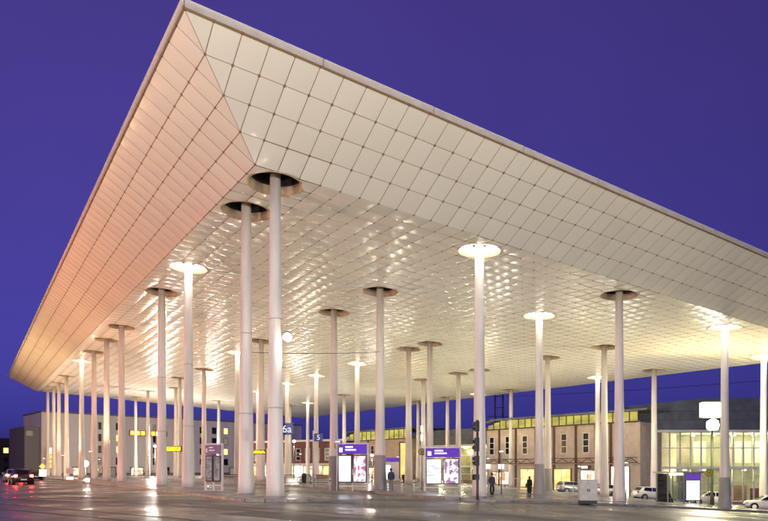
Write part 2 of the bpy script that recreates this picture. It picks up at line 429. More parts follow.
# asphalt repairs and manhole covers in the carriageway
mat('patch', (.05, .05, .053), .5, noise=(2, .3), bump=(30, .4, .01))
for (x, y, w, l, a) in ((-3.5, 21.5, 1.6, 4.2, .9), (5.5, 24.5, 1.2, 3.2, .75), (-16, 30, 1.4, 5.5, .95), (12, 30, 1.1, 2.6, .6)):
    q_ = MB(); cs_, sn_ = math.cos(a), math.sin(a)
    pts = [(x+dx*cs_-dy*sn_, y+dx*sn_+dy*cs_) for dx, dy in ((-w/2, -l/2), (w/2, -l/2), (w/2, l/2), (-w/2, l/2))]
    q_.add([(px_, py_, G(px_)-ROAD+.005) for px_, py_ in pts], [(0, 1, 2, 3)]); o = q_.build('road_patch', 'patch'); o['kind'] = 'structure'
for (x, y) in ((-1.5, 25.2), (7.2, 28.5), (-11, 27)):
    q_ = MB(); n_ = 24; q_.add([(x+.33*math.cos(2*PI*k/n_), y+.33*math.sin(2*PI*k/n_), G(x+.33*math.cos(2*PI*k/n_))-ROAD+.009) for k in range(n_)], [tuple(range(n_))])
    o = q_.build('manhole_cover', 'grey_metal'); o['kind'] = 'structure'

# ------------------------------------------------------------------ canopy
can = thing('station_canopy', 'huge white panelled canopy roof on tall slender columns', 'canopy', tuple(CP(0, 0)))
CO = Vector(can.location)
def cadd(name, mb, mats, kind=None):
    mb.v = [tuple(Vector(p)-CO) for p in mb.v]
    o = mb.build(name, mats, can)
    if kind: o['kind'] = kind
    return o
hole_c = [Vector((c[0], c[1])) for c in COLS]
grid = {}
def holes_near(u, v):
    p = PQ(u, v).to_2d()
    return [h for h in hole_c if (h-p).length < HOLE+CELL*.85]
GAP = .016
def panel_grid(i, j, n, gap, bulge, lip, hs, rnd=(0, 0)):
    """curved panel of cell (i,j) as verts, faces in world space; clipped by round holes"""
    u0, v0 = i*CELL, j*CELL; vs = []; idx = {}; inside = {}
    nrm = None
    for a in range(n+1):
        for b in range(n+1):
            s = gap+(1-2*gap)*a/n; t = gap+(1-2*gap)*b/n
            dz = -bulge*(1-(2*s-1)**2)*(1-(2*t-1)**2)+rnd[0]*(s-.5)+rnd[1]*(t-.5)
            p = CP(u0+s*CELL, v0+t*CELL, dz)
            ins = False
            for h in hs:
                d = Vector((p.x-h.x, p.y-h.y))
                if d.length < HOLE:
                    ins = True; d = d.normalized()*HOLE; z = p.z; p = Vector((h.x+d.x, h.y+d.y, z))
            idx[a, b] = len(vs); inside[a, b] = ins; vs.append(p)
    fs = []
    for a in range(n):
        for b in range(n):
            q = [(a, b), (a+1, b), (a+1, b+1), (a, b+1)]
            if all(inside[x] for x in q): continue
            fs.append([idx[x] for x in q])
    if lip and not hs:
        ring = [(a, 0) for a in range(n)]+[(n, b) for b in range(n)]+[(a, n) for a in range(n, 0, -1)]+[(0, b) for b in range(n, 0, -1)]
        o = len(vs); m = len(ring)
        for x in ring: vs.append(vs[idx[x]].copy())
        for x in ring: vs.append(vs[idx[x]]+Vector((0, 0, lip)))
        for k in range(m): fs.append([o+k, o+(k+1) % m, o+m+(k+1) % m, o+m+k])
    return vs, fs
def proj(p):
    return (384+FPX*p.x/p.y, 470-FPX*(p.z-CAMZ)/p.y)
def scr_area(pts):
    q = [proj(p) for p in pts]
    return abs(sum(q[k][0]*q[(k+1) % len(q)][1]-q[(k+1) % len(q)][0]*q[k][1] for k in range(len(q))))/2, q
cells = []; corners = []
for i in range(-NO, NU+NO):
    for j in range(-NO, NV+NO):
        du = -i if i < 0 else (i-NU+1 if i >= NU else 0); dv = -j if j < 0 else (j-NV+1 if j >= NV else 0)
        if du and dv and du == dv: corners.append((i, j))
        else: cells.append((i, j))
rank = []
for i, j in cells:
    pts = [CP((i+s)*CELL, (j+t)*CELL) for s, t in ((0, 0), (1, 0), (1, 1), (0, 1))]
    A, q = scr_area(pts)
    cx = sum(x for x, y in q)/4; cy = sum(y for x, y in q)/4
    if -8 < cx < 776 and cy > -8 and not holes_near((i+.5)*CELL, (j+.5)*CELL): rank.append((A, i, j))
rank.sort(reverse=True); top = {(i, j) for A, i, j in rank[:286]}
# shared meshes for the largest panels, by facing: flat field, near long eave, left eave
pm = {}
def facing(i, j):
    du = max(-i, 0); dv = max(-j, 0)
    return 'flat' if (i >= 0 and j >= 0) else ('eave_u' if i < 0 and -i > dv else 'eave_v')
rest = MB(); deck = MB()
for i, j in cells:
    hs = holes_near((i+.5)*CELL, (j+.5)*CELL)
    rv = random.Random(i*977+j)
    if (i, j) in top:
        fc = facing(i, j); c = CP((i+.5)*CELL, (j+.5)*CELL)
        if fc not in pm:
            vs, fs = panel_grid(i, j, 6, GAP, .045, .02, [])
            b_ = MB(); b_.add([p-c for p in vs], fs, 0, False)
            b_.smooth = [k < 36 for k in range(len(fs))]
            pm[fc] = b_.mesh('panel', 'panel')
        o = link('panel', pm[fc], can, tuple(c-CO))
        o.rotation_euler = (rv.uniform(-.003, .003), rv.uniform(-.003, .003), 0)
    else:
        n = 8 if hs else 4
        vs, fs = panel_grid(i, j, n, GAP, .05, .02, hs, (rv.uniform(-.008, .008), rv.uniform(-.008, .008)))
        if fs: rest.add(vs, fs, 0, True); rest.smooth[-len(fs):] = [q_ < n*n for q_ in range(len(fs))]
    vs, fs = panel_grid(i, j, 8 if hs else 1, 0, 0, 0, hs)
    vs = [p+Vector((0, 0, .03)) for p in vs]
    if fs: deck.add(vs, fs, 0, False)
hip_n = 0
for i, j in corners:
    u0, v0 = i*CELL, j*CELL
    A = [(0, 0), (1, 0), (1, 1), (0, 1)]
    flip = (i < 0) != (j < 0)
    tris = [((0, 0), (1, 0), (1, 1)), ((0, 0), (1, 1), (0, 1))] if not flip else [((0, 0), (1, 0), (0, 1)), ((1, 0), (1, 1), (0, 1))]
    for t in tris:
        cx = sum(p[0] for p in t)/3; cy = sum(p[1] for p in t)/3
        pts = [CP((i+cx+(p[0]-cx)*.95)*CELL, (j+cy+(p[1]-cy)*.95)*CELL) for p in t]
        up = [p+Vector((0, 0, .02)) for p in pts]
        fs = [(0, 1, 2), (0, 1, 4, 3), (1, 2, 5, 4), (2, 0, 3, 5)]
        if i < 0 and j < 0:
            b_ = MB(); b_.add(pts+up, fs, 0); cadd('corner_panel', b_, 'panel')
        else: rest.add(pts+up, fs, 0)
        deck.add([CP((i+p[0])*CELL, (j+p[1])*CELL, .03) for p in t], [(0, 1, 2)], 0)
cadd('panel_field', rest, 'panel', 'stuff')
cadd('ceiling_deck', deck, 'joint')
# joint plates at the panel corners
jp = MB()
for i in range(-NO, NU+NO+1):
    for j in range(-NO, NV+NO+1):
        if i*.85+j > 95: continue
        u, v = i*CELL, j*CELL; p = PQ(u, v).to_2d()
        if any((h-p).length < HOLE+.12 for h in hole_c): continue
        c = CP(u, v, -.012); e = .05
        q = [CP(u+a*e, v+b*e, -.016) for a, b in ((-1, -1), (1, -1), (1, 1), (-1, 1))]
        jp.add(q+[x+Vector((0, 0, .05)) for x in q], [(0, 1, 2, 3), (0, 1, 5, 4), (1, 2, 6, 5), (2, 3, 7, 6), (3, 0, 4, 7)], 0)
cadd('joint_plates', jp, 'bracket', 'stuff')
# fascia, cap and roof
FT = .25
def edge_run(name, pts, y0, y1, out, matn):
    b_ = MB(); n = len(pts); vs = []
    for (u, v, nu, nv) in pts:
        for o_, z in ((0, y0), (out, y0), (out, y1), (0, y1)):
            p = PQ(u, v)+(uL*nu+uR*nv)*o_; q = PQ(u, v)
            vs.append((p.x, p.y, cz(q.x, q.y)+RISE+z))
    fs = []
    for k in range(n-1):
        for m in range(4): fs.append((k*4+m, k*4+(m+1) % 4, k*4+4+(m+1) % 4, k*4+4+m))
    fs += [(0, 1, 2, 3), tuple((n-1)*4+m for m in (3, 2, 1, 0))]
    b_.add(vs, fs); return cadd(name, b_, matn)
def eave(side, seg):
    """one eave cut into sheet lengths"""
    if side == 'near': a, b, nrm = (-OV, -OV), (-OV, WW+OV), (-1, 0)
    elif side == 'left': a, b, nrm = (LL+OV, -OV), (-OV, -OV), (0, -1)
    elif side == 'far': a, b, nrm = (LL+OV, -OV), (LL+OV, WW+OV), (1, 0)
    else: a, b, nrm = (-OV, WW+OV), (LL+OV, WW+OV), (0, 1)
    L = math.hypot(b[0]-a[0], b[1]-a[1]); m = max(1, round(L/seg))
    for k in range(m):
        t0, t1 = k/m+.02/L, (k+1)/m-.02/L
        P = [(a[0]+(b[0]-a[0])*t, a[1]+(b[1]-a[1])*t, *nrm) for t in (t0, t1)]
        edge_run('fascia_sheet', P, .02, FT, .06, 'fascia')
        edge_run('fascia_cap', [(p[0], p[1], *nrm) for p in P], FT, FT+.05, .12, 'white_metal')
        edge_run('drip_rail', [(p[0], p[1], *nrm) for p in P], -.06, .018, .03, 'joint')
for s_ in ('near', 'left', 'far', 'back'): eave(s_, 5.7)
rf = MB(); q = [PQ(u, v) for u, v in ((-OV, -OV), (LL+OV, -OV), (LL+OV, WW+OV), (-OV, WW+OV))]
lo = [(p.x, p.y, cz(p.x, p.y)+RISE+.06) for p in q]; hi = [(p.x, p.y, cz(p.x, p.y)+RISE+FT-.01) for p in q]
rf.add(lo+hi, [(0, 1, 2, 3), (4, 5, 6, 7), (0, 1, 5, 4), (1, 2, 6, 5), (2, 3, 7, 6), (3, 0, 4, 7)]); cadd('roof_slab', rf, 'roofing')
# round recesses where the columns pass
for (X, Y, lit, sl_) in COLS:
    z = cz(X, Y); n = 36; b_ = MB(); vs = []
    tilt = lambda x, y: cz(x, y)
    prof_ = [(HOLE+.07, .0), (HOLE+.07, -.035), (HOLE-.03, -.035), (HOLE-.03, .44)]
    for r, dz in prof_:
        for k in range(n):
            a = 2*PI*k/n; x, y = X+r*math.cos(a), Y+r*math.sin(a); vs.append((x, y, tilt(x, y)+dz))
    b_.add(vs, [(m*n+k, m*n+(k+1) % n, (m+1)*n+(k+1) % n, (m+1)*n+k) for m in range(3) for k in range(n)], 0, True)
    cadd('recess_collar', b_, 'recess_wall')
    b_ = MB(); vs = []
    for r, dz in ((HOLE-.031, .44), (HOLE-.14, .45), (HOLE-.14, .93)):
        for k in range(n):
            a = 2*PI*k/n; x, y = X+r*math.cos(a), Y+r*math.sin(a); vs.append((x, y, tilt(x, y)+dz))
    b_.add(vs, [(m*n+k, m*n+(k+1) % n, (m+1)*n+(k+1) % n, (m+1)*n+k) for m in range(2) for k in range(n)], 0, True)
    cadd('recess_lining', b_, 'recess_dark')
    b_ = MB(); vs = []
    for k in range(n):
        a = 2*PI*k/n; x, y = X+(HOLE-.025)*math.cos(a), Y+(HOLE-.025)*math.sin(a); vs.append((x, y, tilt(x, y)+.93))
    b_.add(vs, [tuple(range(n))]); cadd('recess_cap', b_, 'recess_dark')

# ------------------------------------------------------------------ columns
def rowname(X, Y):
    d = Vector((X, Y, 0))-P0; v = (d.dot(uR)-d.dot(uL)*uL.dot(uR)); return v
for k, (X, Y, lit, sleeve) in enumerate(COLS):
    g = G(X); H = cz(X, Y)+.93-g
    v = rowname(X, Y); row = 0 if v < 9 else 1 if v < 24 else 2 if v < 38 else 3 if v < 51 else 4
    where = ['in the outermost row beside the street', 'in the second row in from the street', 'in the middle row under the canopy',
             'in the fourth row towards the station', 'in the row nearest the station buildings'][row]
    if k == 0: lab = 'pale tapered column at the canopy corner carrying a bright floodlight'
    elif k == 1: lab = 'pale tapered column standing just behind the floodlit corner column'
    else: lab = ('pale tapered column with a glowing ring light at its head ' if lit else 'pale tapered column passing into a dark round recess ')+where
    if k not in (0, 1) and sleeve: lab = lab.replace('pale tapered column', 'grey-footed column')
    t = thing('canopy_column', lab, 'column', (X, Y, g), 0, 'tall columns carrying the canopy')
    rt, rb = .26, .37
    pr = [(rb+.10 if not sleeve else rb+.07, 0), (rb+.075, .5), (rb+.045, 1.6), (rb+.01, 3.2), (.345, 5.5), (.31, 9), (rt, H)]
    MB().lathe(pr, 28).build('shaft', 'column', t)
    if sleeve:
        MB().lathe([(rb+.18, 0), (rb+.16, .3), (rb+.10, 1.2), (rb+.062, 2.55), (rb+.03, 2.58)], 28, cap=False).build('foot_sleeve', 'sleeve', t)
    MB().lathe([(rb+.13+.06*sleeve, 0), (rb+.13+.06*sleeve, .05), (rb+.08+.06*sleeve, .07)], 28, cap=False).build('base_collar', 'grey_metal', t)
    if k < 4:
        for zr, rr in ((4.4, .373), (8.8, .314)):
            MB().lathe([(rr-.01, 0), (rr+.012, .0), (rr+.012, .05), (rr-.01, .05)], 24, (0, 0, zr), cap=False).build('joint_ring', 'column_ring', t)
    if lit:
        zc = H-.93+.26
        for seg in range(6):                                  # six curved lamps round the shaft
            b_ = MB(); n = 6; vs = []
            for r, dz in ((.5, 0), (1.14, 0), (1.14, .09), (.5, .09)):
                for q_ in range(n): a = 2*PI*(seg+.06+.88*q_/(n-1))/6; vs.append((r*math.cos(a), r*math.sin(a), zc+dz-.05*r*math.cos(a)-.01368*r*math.sin(a)))
            b_.add(vs, [(m*n+q_, m*n+q_+1, ((m+1) % 4)*n+q_+1, ((m+1) % 4)*n+q_) for m in range(4) for q_ in range(n-1)]+[(0, n, 2*n, 3*n), (n-1, 2*n-1, 3*n-1, 4*n-1)], 0, False)
            b_.build('ring_lamp', 'lamp_white', t)
        sp_ = MB()
        for q_ in range(4): a = q_*PI/2+.4; sp_.tube((.2*math.cos(a), .2*math.sin(a), zc+.1), (1.15*math.cos(a), 1.15*math.sin(a), zc+.12), .03, 6)
        sp_.build('lamp_bracket', 'dark_metal', t)

# added masts between the columns; their floodlights only serve to brighten the ceiling
fl = thing('added_uplight_mast', 'added slim grey mast with an upturned floodlight to brighten the ceiling', 'floodlight', (0, 0, 0), 0, 'added floodlight masts under the canopy')
MB().lathe([(.05, 0), (.04, 2), (.035, 3.1)], 10).build('mast', 'grey_metal', fl)
FL = MB(); FL.prism([(-.09, 0), (.09, 0), (.15, .14), (-.15, .14)], -.12, .12); FL.build('housing', 'grey_metal', fl, (0, 0, 3.1))
MB().b(-.135, .135, -.11, .11, .143, .15).build('lens', 'added_uplight', fl, (0, 0, 3.1))
UP = []
for u in (6, 24, 42, 60, 80, 100):
    for v in (9.2, 23, 37, 51):
        if v == 51 and u > 60: continue
        UP.append((u+(v*.31) % 5, v))
UP += [(48, -.2), (72, -.3), (98, -.4)]
for k, (u, v) in enumerate(UP):
    p = PQ(u, v); t = fl if k == 0 else copy_tree(fl)
    t.location = (p.x, p.y, G(p.x))
    col = (.97, .95, .68); e = 390 if u < 30 else 450  # beam tints imitate coloured glow of signs and traffic on the ceiling
    if v < 0: col = (1, .42, .2); e = 2600
    elif v < 12 and u > 20: col = (1, .86, .74) if 30 < u < 55 else (1, .58, .48); e = 210
    elif v > 45: col = (1, .76, .26); e = 780
    elif 20 < v < 30 and u < 15: col = (.68, .6, 1)
    elif 18 < v < 30 and 55 < u < 70: col = (1, .6, .5)
    elif 18 < v < 30 and u > 78: col = (1, .5, .4)
    lamp('added_uplight_beam', 'SPOT', e, col, t, (0, 0, 3.3), .3, (PI, 0, 0), 160, .4)
#PART2
# ------------------------------------------------------------------ street lamps, some of them added for their light
def globe_lamp(X, Y, h, label, power, group, col=(1, .91, .79), r=.28):
    t = thing('street_lamp', label, 'street lamp', (X, Y, G(X)-(ROAD if group else 0)), 0, group)
    MB().lathe([(.13, 0), (.12, .5), (.07, .6), (.055, h)], 12).build('post', 'green_metal', t)
    MB().lathe([(.09, 0), (.16, .08), (.16, .12)], 12, (0, 0, h)).build('fitting', 'dark_metal', t)
    MB().lathe([(.02, -r)]+[(r*math.cos(a), r*math.sin(a)) for a in [math.radians(x) for x in range(-75, 90, 15)]]+[(.02, r)], 16, (0, 0, h+.12+r)).build('globe', 'street_white', t)
    if power: lamp('globe_light', 'POINT', power, col, t, (0, 0, h+.12+r), r+.05)
    return t
globe_lamp(-11, -7, 6.5, 'added unseen globe lamp lighting the canopy from across the street', 33000, 'added globe lamps across the street', (1, .9, .82))  # unseen lamps from here on, added to light eaves and column fronts
globe_lamp(-27, 12, 6.5, 'added unseen globe lamp lighting the canopy from across the street', 34000, 'added globe lamps across the street', (1, .72, .58))
globe_lamp(-48, 42, 6.5, 'added unseen globe lamp lighting the canopy from across the street', 70000, 'added globe lamps across the street', (1, .38, .2))
globe_lamp(-76, 84, 6.5, 'added unseen globe lamp lighting the canopy from across the street', 110000, 'added globe lamps across the street', (1, .6, .2))
globe_lamp(8, -5, 6.5, 'added unseen globe lamp lighting the canopy from across the street', 41000, 'added globe lamps across the street')
globe_lamp(27, 3, 6.5, 'added unseen globe lamp lighting the canopy from across the street', 56000, 'added globe lamps across the street', (1, .88, .62))
X, Y = at(85, 100), 100
globe_lamp(X, Y, zz(464, 100)-G(X)-.6, 'glowing globe lamp in front of the grey office block', 7000, None, r=.5)
for px, py, Y, lab, pw_ in ((294, 441, 112, 'lit globe lamp rising in front of the red-brown shop building', 2600), (155, 446, 125, 'lit globe lamp under the orange sign of the grey office block', 15000), (206, 452, 135, 'added globe lamp lighting the office front behind the unlit notice board', 9000), (549, 455, 78, 'added globe lamp lighting the stone wing, half hidden behind two grey-footed columns', 1600), (606, 455, 74, 'added globe lamp lighting the stone wing beside the parked silver cars', 1500), (479, 455, 92, 'added globe lamp lighting the stone wing, half hidden behind the ring-lit column', 1600), (372, 455, 108, 'lit globe lamp in front of the distant brownish wing', 2500)):  # lamps labelled added are put in to brighten the building fronts
    X = at(px, Y); globe_lamp(X, Y, zz(py, Y)-G(X)-.4, lab, pw_, None, r=.22)

# bright double lantern mast by the taxi stand
X, Y = at(712, 66), 66
t = thing('lantern_mast', 'dark green mast with a large glowing box above a smaller round lantern', 'lamp', (X, Y, G(X)))
hb = zz(403, 66)-G(X)
MB().lathe([(.22, 0), (.2, .9), (.13, 1.0), (.11, hb-.1)], 14).build('post', 'green_metal', t)
b_ = MB(); b_.b(-1.08, .92, -.3, .3, hb-1.4, hb); b_.build('box_lantern', 'street_white', t)
MB().lathe([(.3, 0), (.52, .12), (.58, .5), (.52, .88), (.3, 1.0)], 18, (-.1, -.35, hb-2.75)).build('round_lantern', 'street_white', t)
MB().b(-.15, .15, -.1, .1, hb-1.55, hb-1.46).build('bracket', 'green_metal', t)
for z0, z1 in ((hb+.002, hb+.1), (hb-1.5, hb-1.402)): MB().b(-1.13, .97, -.34, .34, z0, z1).build('lantern_rim', 'green_metal', t)
MB().lathe([(.34, 0), (.34, .07)], 18, (-.1, -.35, hb-1.75)).build('lantern_cap', 'green_metal', t); MB().lathe([(.34, 0), (.34, .07)], 18, (-.1, -.35, hb-2.825)).build('lantern_cap', 'green_metal', t)
lamp('lantern_light', 'POINT', 2600, (1, .82, .42), t, (0, -1.2, hb-1.5), .5)

# ------------------------------------------------------------------ generic facade helpers
def facade(name, label, cat, A, B):
    """root at the left end of a front; local x along it, local -y towards the street"""
    d = Vector(B)-Vector(A); t = thing(name, label, cat, (A[0], A[1], 0), math.atan2(d.y, d.x))
    return t, d.length
def window(t, x, z0, z1, w, pane='window_dark', frame='brown_steel', bars=1, y=0):
    f = MB(); k = .09
    f.b(x-w/2-k, x+w/2+k, y-.08, y+.05, z1, z1+k).b(x-w/2-k, x+w/2+k, y-.1, y+.05, z0-k, z0)
    f.b(x-w/2-k, x-w/2, y-.08, y+.05, z0, z1).b(x+w/2, x+w/2+k, y-.08, y+.05, z0, z1)
    for i in range(bars):
        zc = z0+(z1-z0)*(i+1)/(bars+1); f.b(x-w/2, x+w/2, y-.06, y+.02, zc-.04, zc+.04)
    o = f.build('window', frame, t)
    MB().b(x-w/2, x+w/2, y-.02, y+.01, z0, z1).build('pane', pane, o)
    return o
def part(t, name, matn, *boxes, parent=None):
    f = MB()
    for q in boxes: f.b(*q)
    return f.build(name, matn, parent or t)
rw = random.Random(3)

# ------------------------------------------------------------------ grey office block behind the left side
t, L = facade('office_block', 'long pale grey office block with rows of small windows behind the bus stops', 'building', (-76, 146), (-24, 192))
top_ = zz(413, 148)
part(t, 'wall', 'office', (0, L, 0, 16, -2, top_))
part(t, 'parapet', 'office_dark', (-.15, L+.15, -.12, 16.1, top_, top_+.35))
part(t, 'shaded_end', 'office_dark', (-3.2, -.02, .8, 15, -2, top_-3.2))  # end face lying in shadow; the shade is put in as dark grey
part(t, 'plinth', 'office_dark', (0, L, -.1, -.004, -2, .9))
cols_ = [12.5, 16.5, 21.0, 25.5]+[28+3.4*k for k in range(int((L-30)/3.4)+1)]
for ci, x in enumerate(cols_):
    for r in range(4):
        z0 = 2.9+r*2.75
        if z0+1.6 > top_-.3: continue
        lit = rw.random()
        if ci in (9, 10, 11) and r == 3: lit = 0
        pane = 'window_lit' if lit < .12 else 'window_dim' if lit < .3 else 'window_dark'
        window(t, x, z0, z0+1.55, 1.15 if ci > 3 else .55, pane, 'office_dark', 0)
for k in range(9):                                                     # lit entrance and shop doors at ground level
    x = 8+k*6.6
    if x > L-2: break
    o = part(t, 'shop_front', 'dark_metal', (x-1.6, x+1.6, -.14, -.005, -.3, 2.3))
    part(t, 'pane', ['shop_warm', 'window_dim', 'shop_warm', 'window_dark', 'shop_bright'][k % 5], (x-1.4, x+1.4, -.17, -.142, -.2, 2.1), parent=o)
# illuminated fascia sign of coloured blocks
sg = MB(); xs_ = 19.5
o = part(t, 'fascia_sign', 'dark_metal', (xs_-.2, xs_+9.2, -.35, -.01, 9.9, 11.2))
for k in range(7): part(t, 'letter', 'sign_orange' if k < 5 else 'sign_white', (xs_+k*1.28, xs_+k*1.28+(1.0 if k < 5 else 1.15), -.42, -.352, 10.05, 11.05), parent=o)
# upright sign on its corner
o = part(t, 'blade_sign', 'dark_metal', (.9, 1.9, -1.2, -.01, 1.9, 6.6))
part(t, 'letter', 'sign_white', (.95, 1.85, -1.26, -1.202, 5.2, 6.5), parent=o)
for k in range(3): part(t, 'letter', 'sign_orange', (1.0, 1.8, -1.26, -1.202, 2.0+k*1.05, 2.85+k*1.05), parent=o)
o = part(t, 'roof_sign', 'window_dim', (-2.9, -1.6, .6, .75, top_-5.3, top_-4.2))

# dark house beyond the traffic
t, L = facade('dark_house', 'dark house beyond the traffic with a few lit windows', 'building', (at(-60, 170), 170), (at(40, 185), 185))
hh = zz(444, 178)
part(t, 'wall', 'dark_building', (0, L, 0, 12, -2, hh)); f = MB(); f.prism([(-.3, hh), (L+.3, hh), (L-2, hh+1.6), (2, hh+1.6)], -.3, 12.2); f.build('roof', 'black', t)
for k in range(7):
    for r in range(3):
        window(t, 1.6+k*L/7, 1.2+r*2.5, 2.6+r*2.5, 1.2, 'window_lit' if (k, r) in ((5, 2), (6, 1), (4, 2)) else 'window_dark', 'dark_metal', 0)

# ------------------------------------------------------------------ red-brown shop building
t, L = facade('shop_building', 'low red-brown panelled building with bright shopfronts below', 'building', (at(240, 150), 150), (at(347, 136), 136))
part(t, 'wall', 'redbrown', (0, L, 0, 14, 3.0, zz(442, 142)))
part(t, 'canopy_band', 'office', (-.1, L+.1, -.9, .2, 2.65, 2.98))
part(t, 'back_wall', 'stone_warm', (0, L, .25, 14, -2, 2.64))
part(t, 'parapet', 'office', (-.1, L+.1, -.15, 14, zz(442, 142)+.002, zz(442, 142)+.4))
k = 0; x = 1.4
while x < L-1:
    window(t, x, 3.7, 6.1, 1.05, 'window_dim' if k % 4 == 1 else 'window_dark', 'white_metal', 2)
    part(t, 'shop_pane', ['shop_warm', 'shop_warm', 'shop_bright', 'shop_yellow'][(k*7) % 4], (x-1.05, x+1.05, .1, .2, -.1, 2.4))
    part(t, 'pier', 'white_metal', (x+1.12, x+1.3, -.05, .24, -1.5, 2.64))
    x += 2.5; k += 1

# ------------------------------------------------------------------ stone wings with yellow clerestory
def stone_wing(name, label, A, B, ztop, zcl, wins, piers, zband, doors, zw, base, wall, n_cl, roofset):
    t, L = facade(name, label, 'building', A, B)
    part(t, 'wall', wall, (0, L, 0, 10, base, zcl-.02))
    part(t, 'eaves_beam', 'brown_steel', (-.1, L+.1, -.18, .3, zcl-.018, zcl+.16))
    for i in range(n_cl):
        x0 = .25+(L-.5)*i/n_cl; x1 = .25+(L-.5)*(i+1)/n_cl
        zt = ztop-.05
        if i == 0: zt = zcl+.17+(ztop-zcl-.2)*.55
        if i == 1: zt = zcl+.17+(ztop-zcl-.2)*.85
        f = MB(); f.prism([(x0+.07, zcl+.165), (x1-.07, zcl+.165), (x1-.07, zt), (x0+.07, zt-(.12 if i < 2 else 0))], -.02, .04); f.build('clerestory_pane', 'clerestory', t)
        part(t, 'mullion', 'brown_steel', (x1-.06, x1+.06, -.1, .06, zcl+.163, ztop-.02))
    f = MB(); f.prism([(0.2, ztop-.3), (1.8, ztop), (L-.1, ztop), (L+1.2, ztop+.05), (L+1.2, ztop+.28), (1.4, ztop+.28), (0, ztop-.1)], -.5, 9); f.build('roof', 'slate_roof', t)
    for x in piers: part(t, 'pier', 'brown_steel', (x-.14, x+.14, -.16, -.004, base, zcl-.02))
    for x in wins: window(t, x, *zw, .8, 'window_dark', 'white_metal', 2)
    # lattice girder band
    f = MB(); z0, z1 = zband
    f.b(0, L, -.75, -.6, z0, z0+.09).b(0, L, -.75, -.6, z1-.09, z1)
    m = max(2, int(L/1.0))
    for i in range(m):
        xa, xb = L*i/m, L*(i+1)/m; f.tube((xa, -.675, z0+.05 if i % 2 else z1-.05), (xb, -.675, z1-.05 if i % 2 else z0+.05), .05, 5)
    f.build('lattice_girder', 'brown_steel', t)
    part(t, 'awning', 'stone_warm', (0, L, -.58, -.17, z0-.12, z0+.0))
    for (x, w, z0_, z1_, m_) in doors:
        o = part(t, 'shop_front', 'brown_steel', (x-w/2-.1, x+w/2+.1, -.1, -.003, z0_, z1_+.1))
        nn = max(1, round(w/1.2))
        for i in range(nn): part(t, 'pane', m_, (x-w/2+w*i/nn+.04, x-w/2+w*(i+1)/nn-.04, -.13, -.102, z0_+.02, z1_), parent=o)
    return t, L
A, B = (16.1, 103), (32.7, 84)
def tx(px):            # distance along the wing's front for a sight line
    r = (px-384)/FPX; dx, dy = B[0]-A[0], B[1]-A[1]; s_ = (r*A[1]-A[0])/(dx-r*dy); return s_*math.hypot(dx, dy)
wing, WL = stone_wing('stone_wing', 'pale stone station wing with a yellow glowing clerestory under its eaves', A, B, 9.15, 7.75,
    [tx(492), tx(508), tx(525), tx(564), tx(586), tx(604)], [tx(499.5), tx(516), tx(536), tx(554), tx(576), tx(596), tx(611)], (2.5, 3.25),
    [(tx(497), 2.0, -.6, 1.2, 'shop_warm'), (tx(506), 1.6, -.6, 1.3, 'shop_warm'), (tx(528), 2.6, -.9, 1.7, 'shop_yellow'), (tx(562), 2.9, -1.2, 1.7, 'shop_yellow'), (tx(588), 2.2, -1.4, 1.5, 'shop_warm'), (tx(620), 2.6, -1.8, 2.0, 'shop_bright')],
    (4.0, 6.6), -6, 'stone', 21, 0)
for px in (492, 505.5):
    o = part(wing, 'sign_box', 'sign_white', (tx(px)-.45, tx(px)+.45, -1.15, -.98, 1.75, 2.45))
part(wing, 'name_sign', 'dark_metal', (tx(587)-1.1, tx(587)+1.1, -.9, -.77, 1.72, 2.2)); part(wing, 'name_letters', 'sign_white', (tx(588)-.45, tx(588)+.45, -.93, -.902, 1.82, 2.1))
A2, B2 = (at(345, 140), 140), (at(410, 124), 124)
stone_wing('far_stone_wing', 'distant brownish station wing with a greenish clerestory behind the info pillars', A2, B2, zz(430.5, 130), zz(440, 130), [2.2, 6.6, 9.4, 13.0], [.3, 4.4, 8.0, 11.4], (2.6, 3.3),
    [(2.2, 2.4, -1, 2.0, 'shop_warm'), (6.4, 2.6, -1, 2.0, 'shop_yellow'), (9.6, 2.2, -1, 2.0, 'shop_warm')], (4.0, 6.4), -6, 'stone_warm', 14, 0)

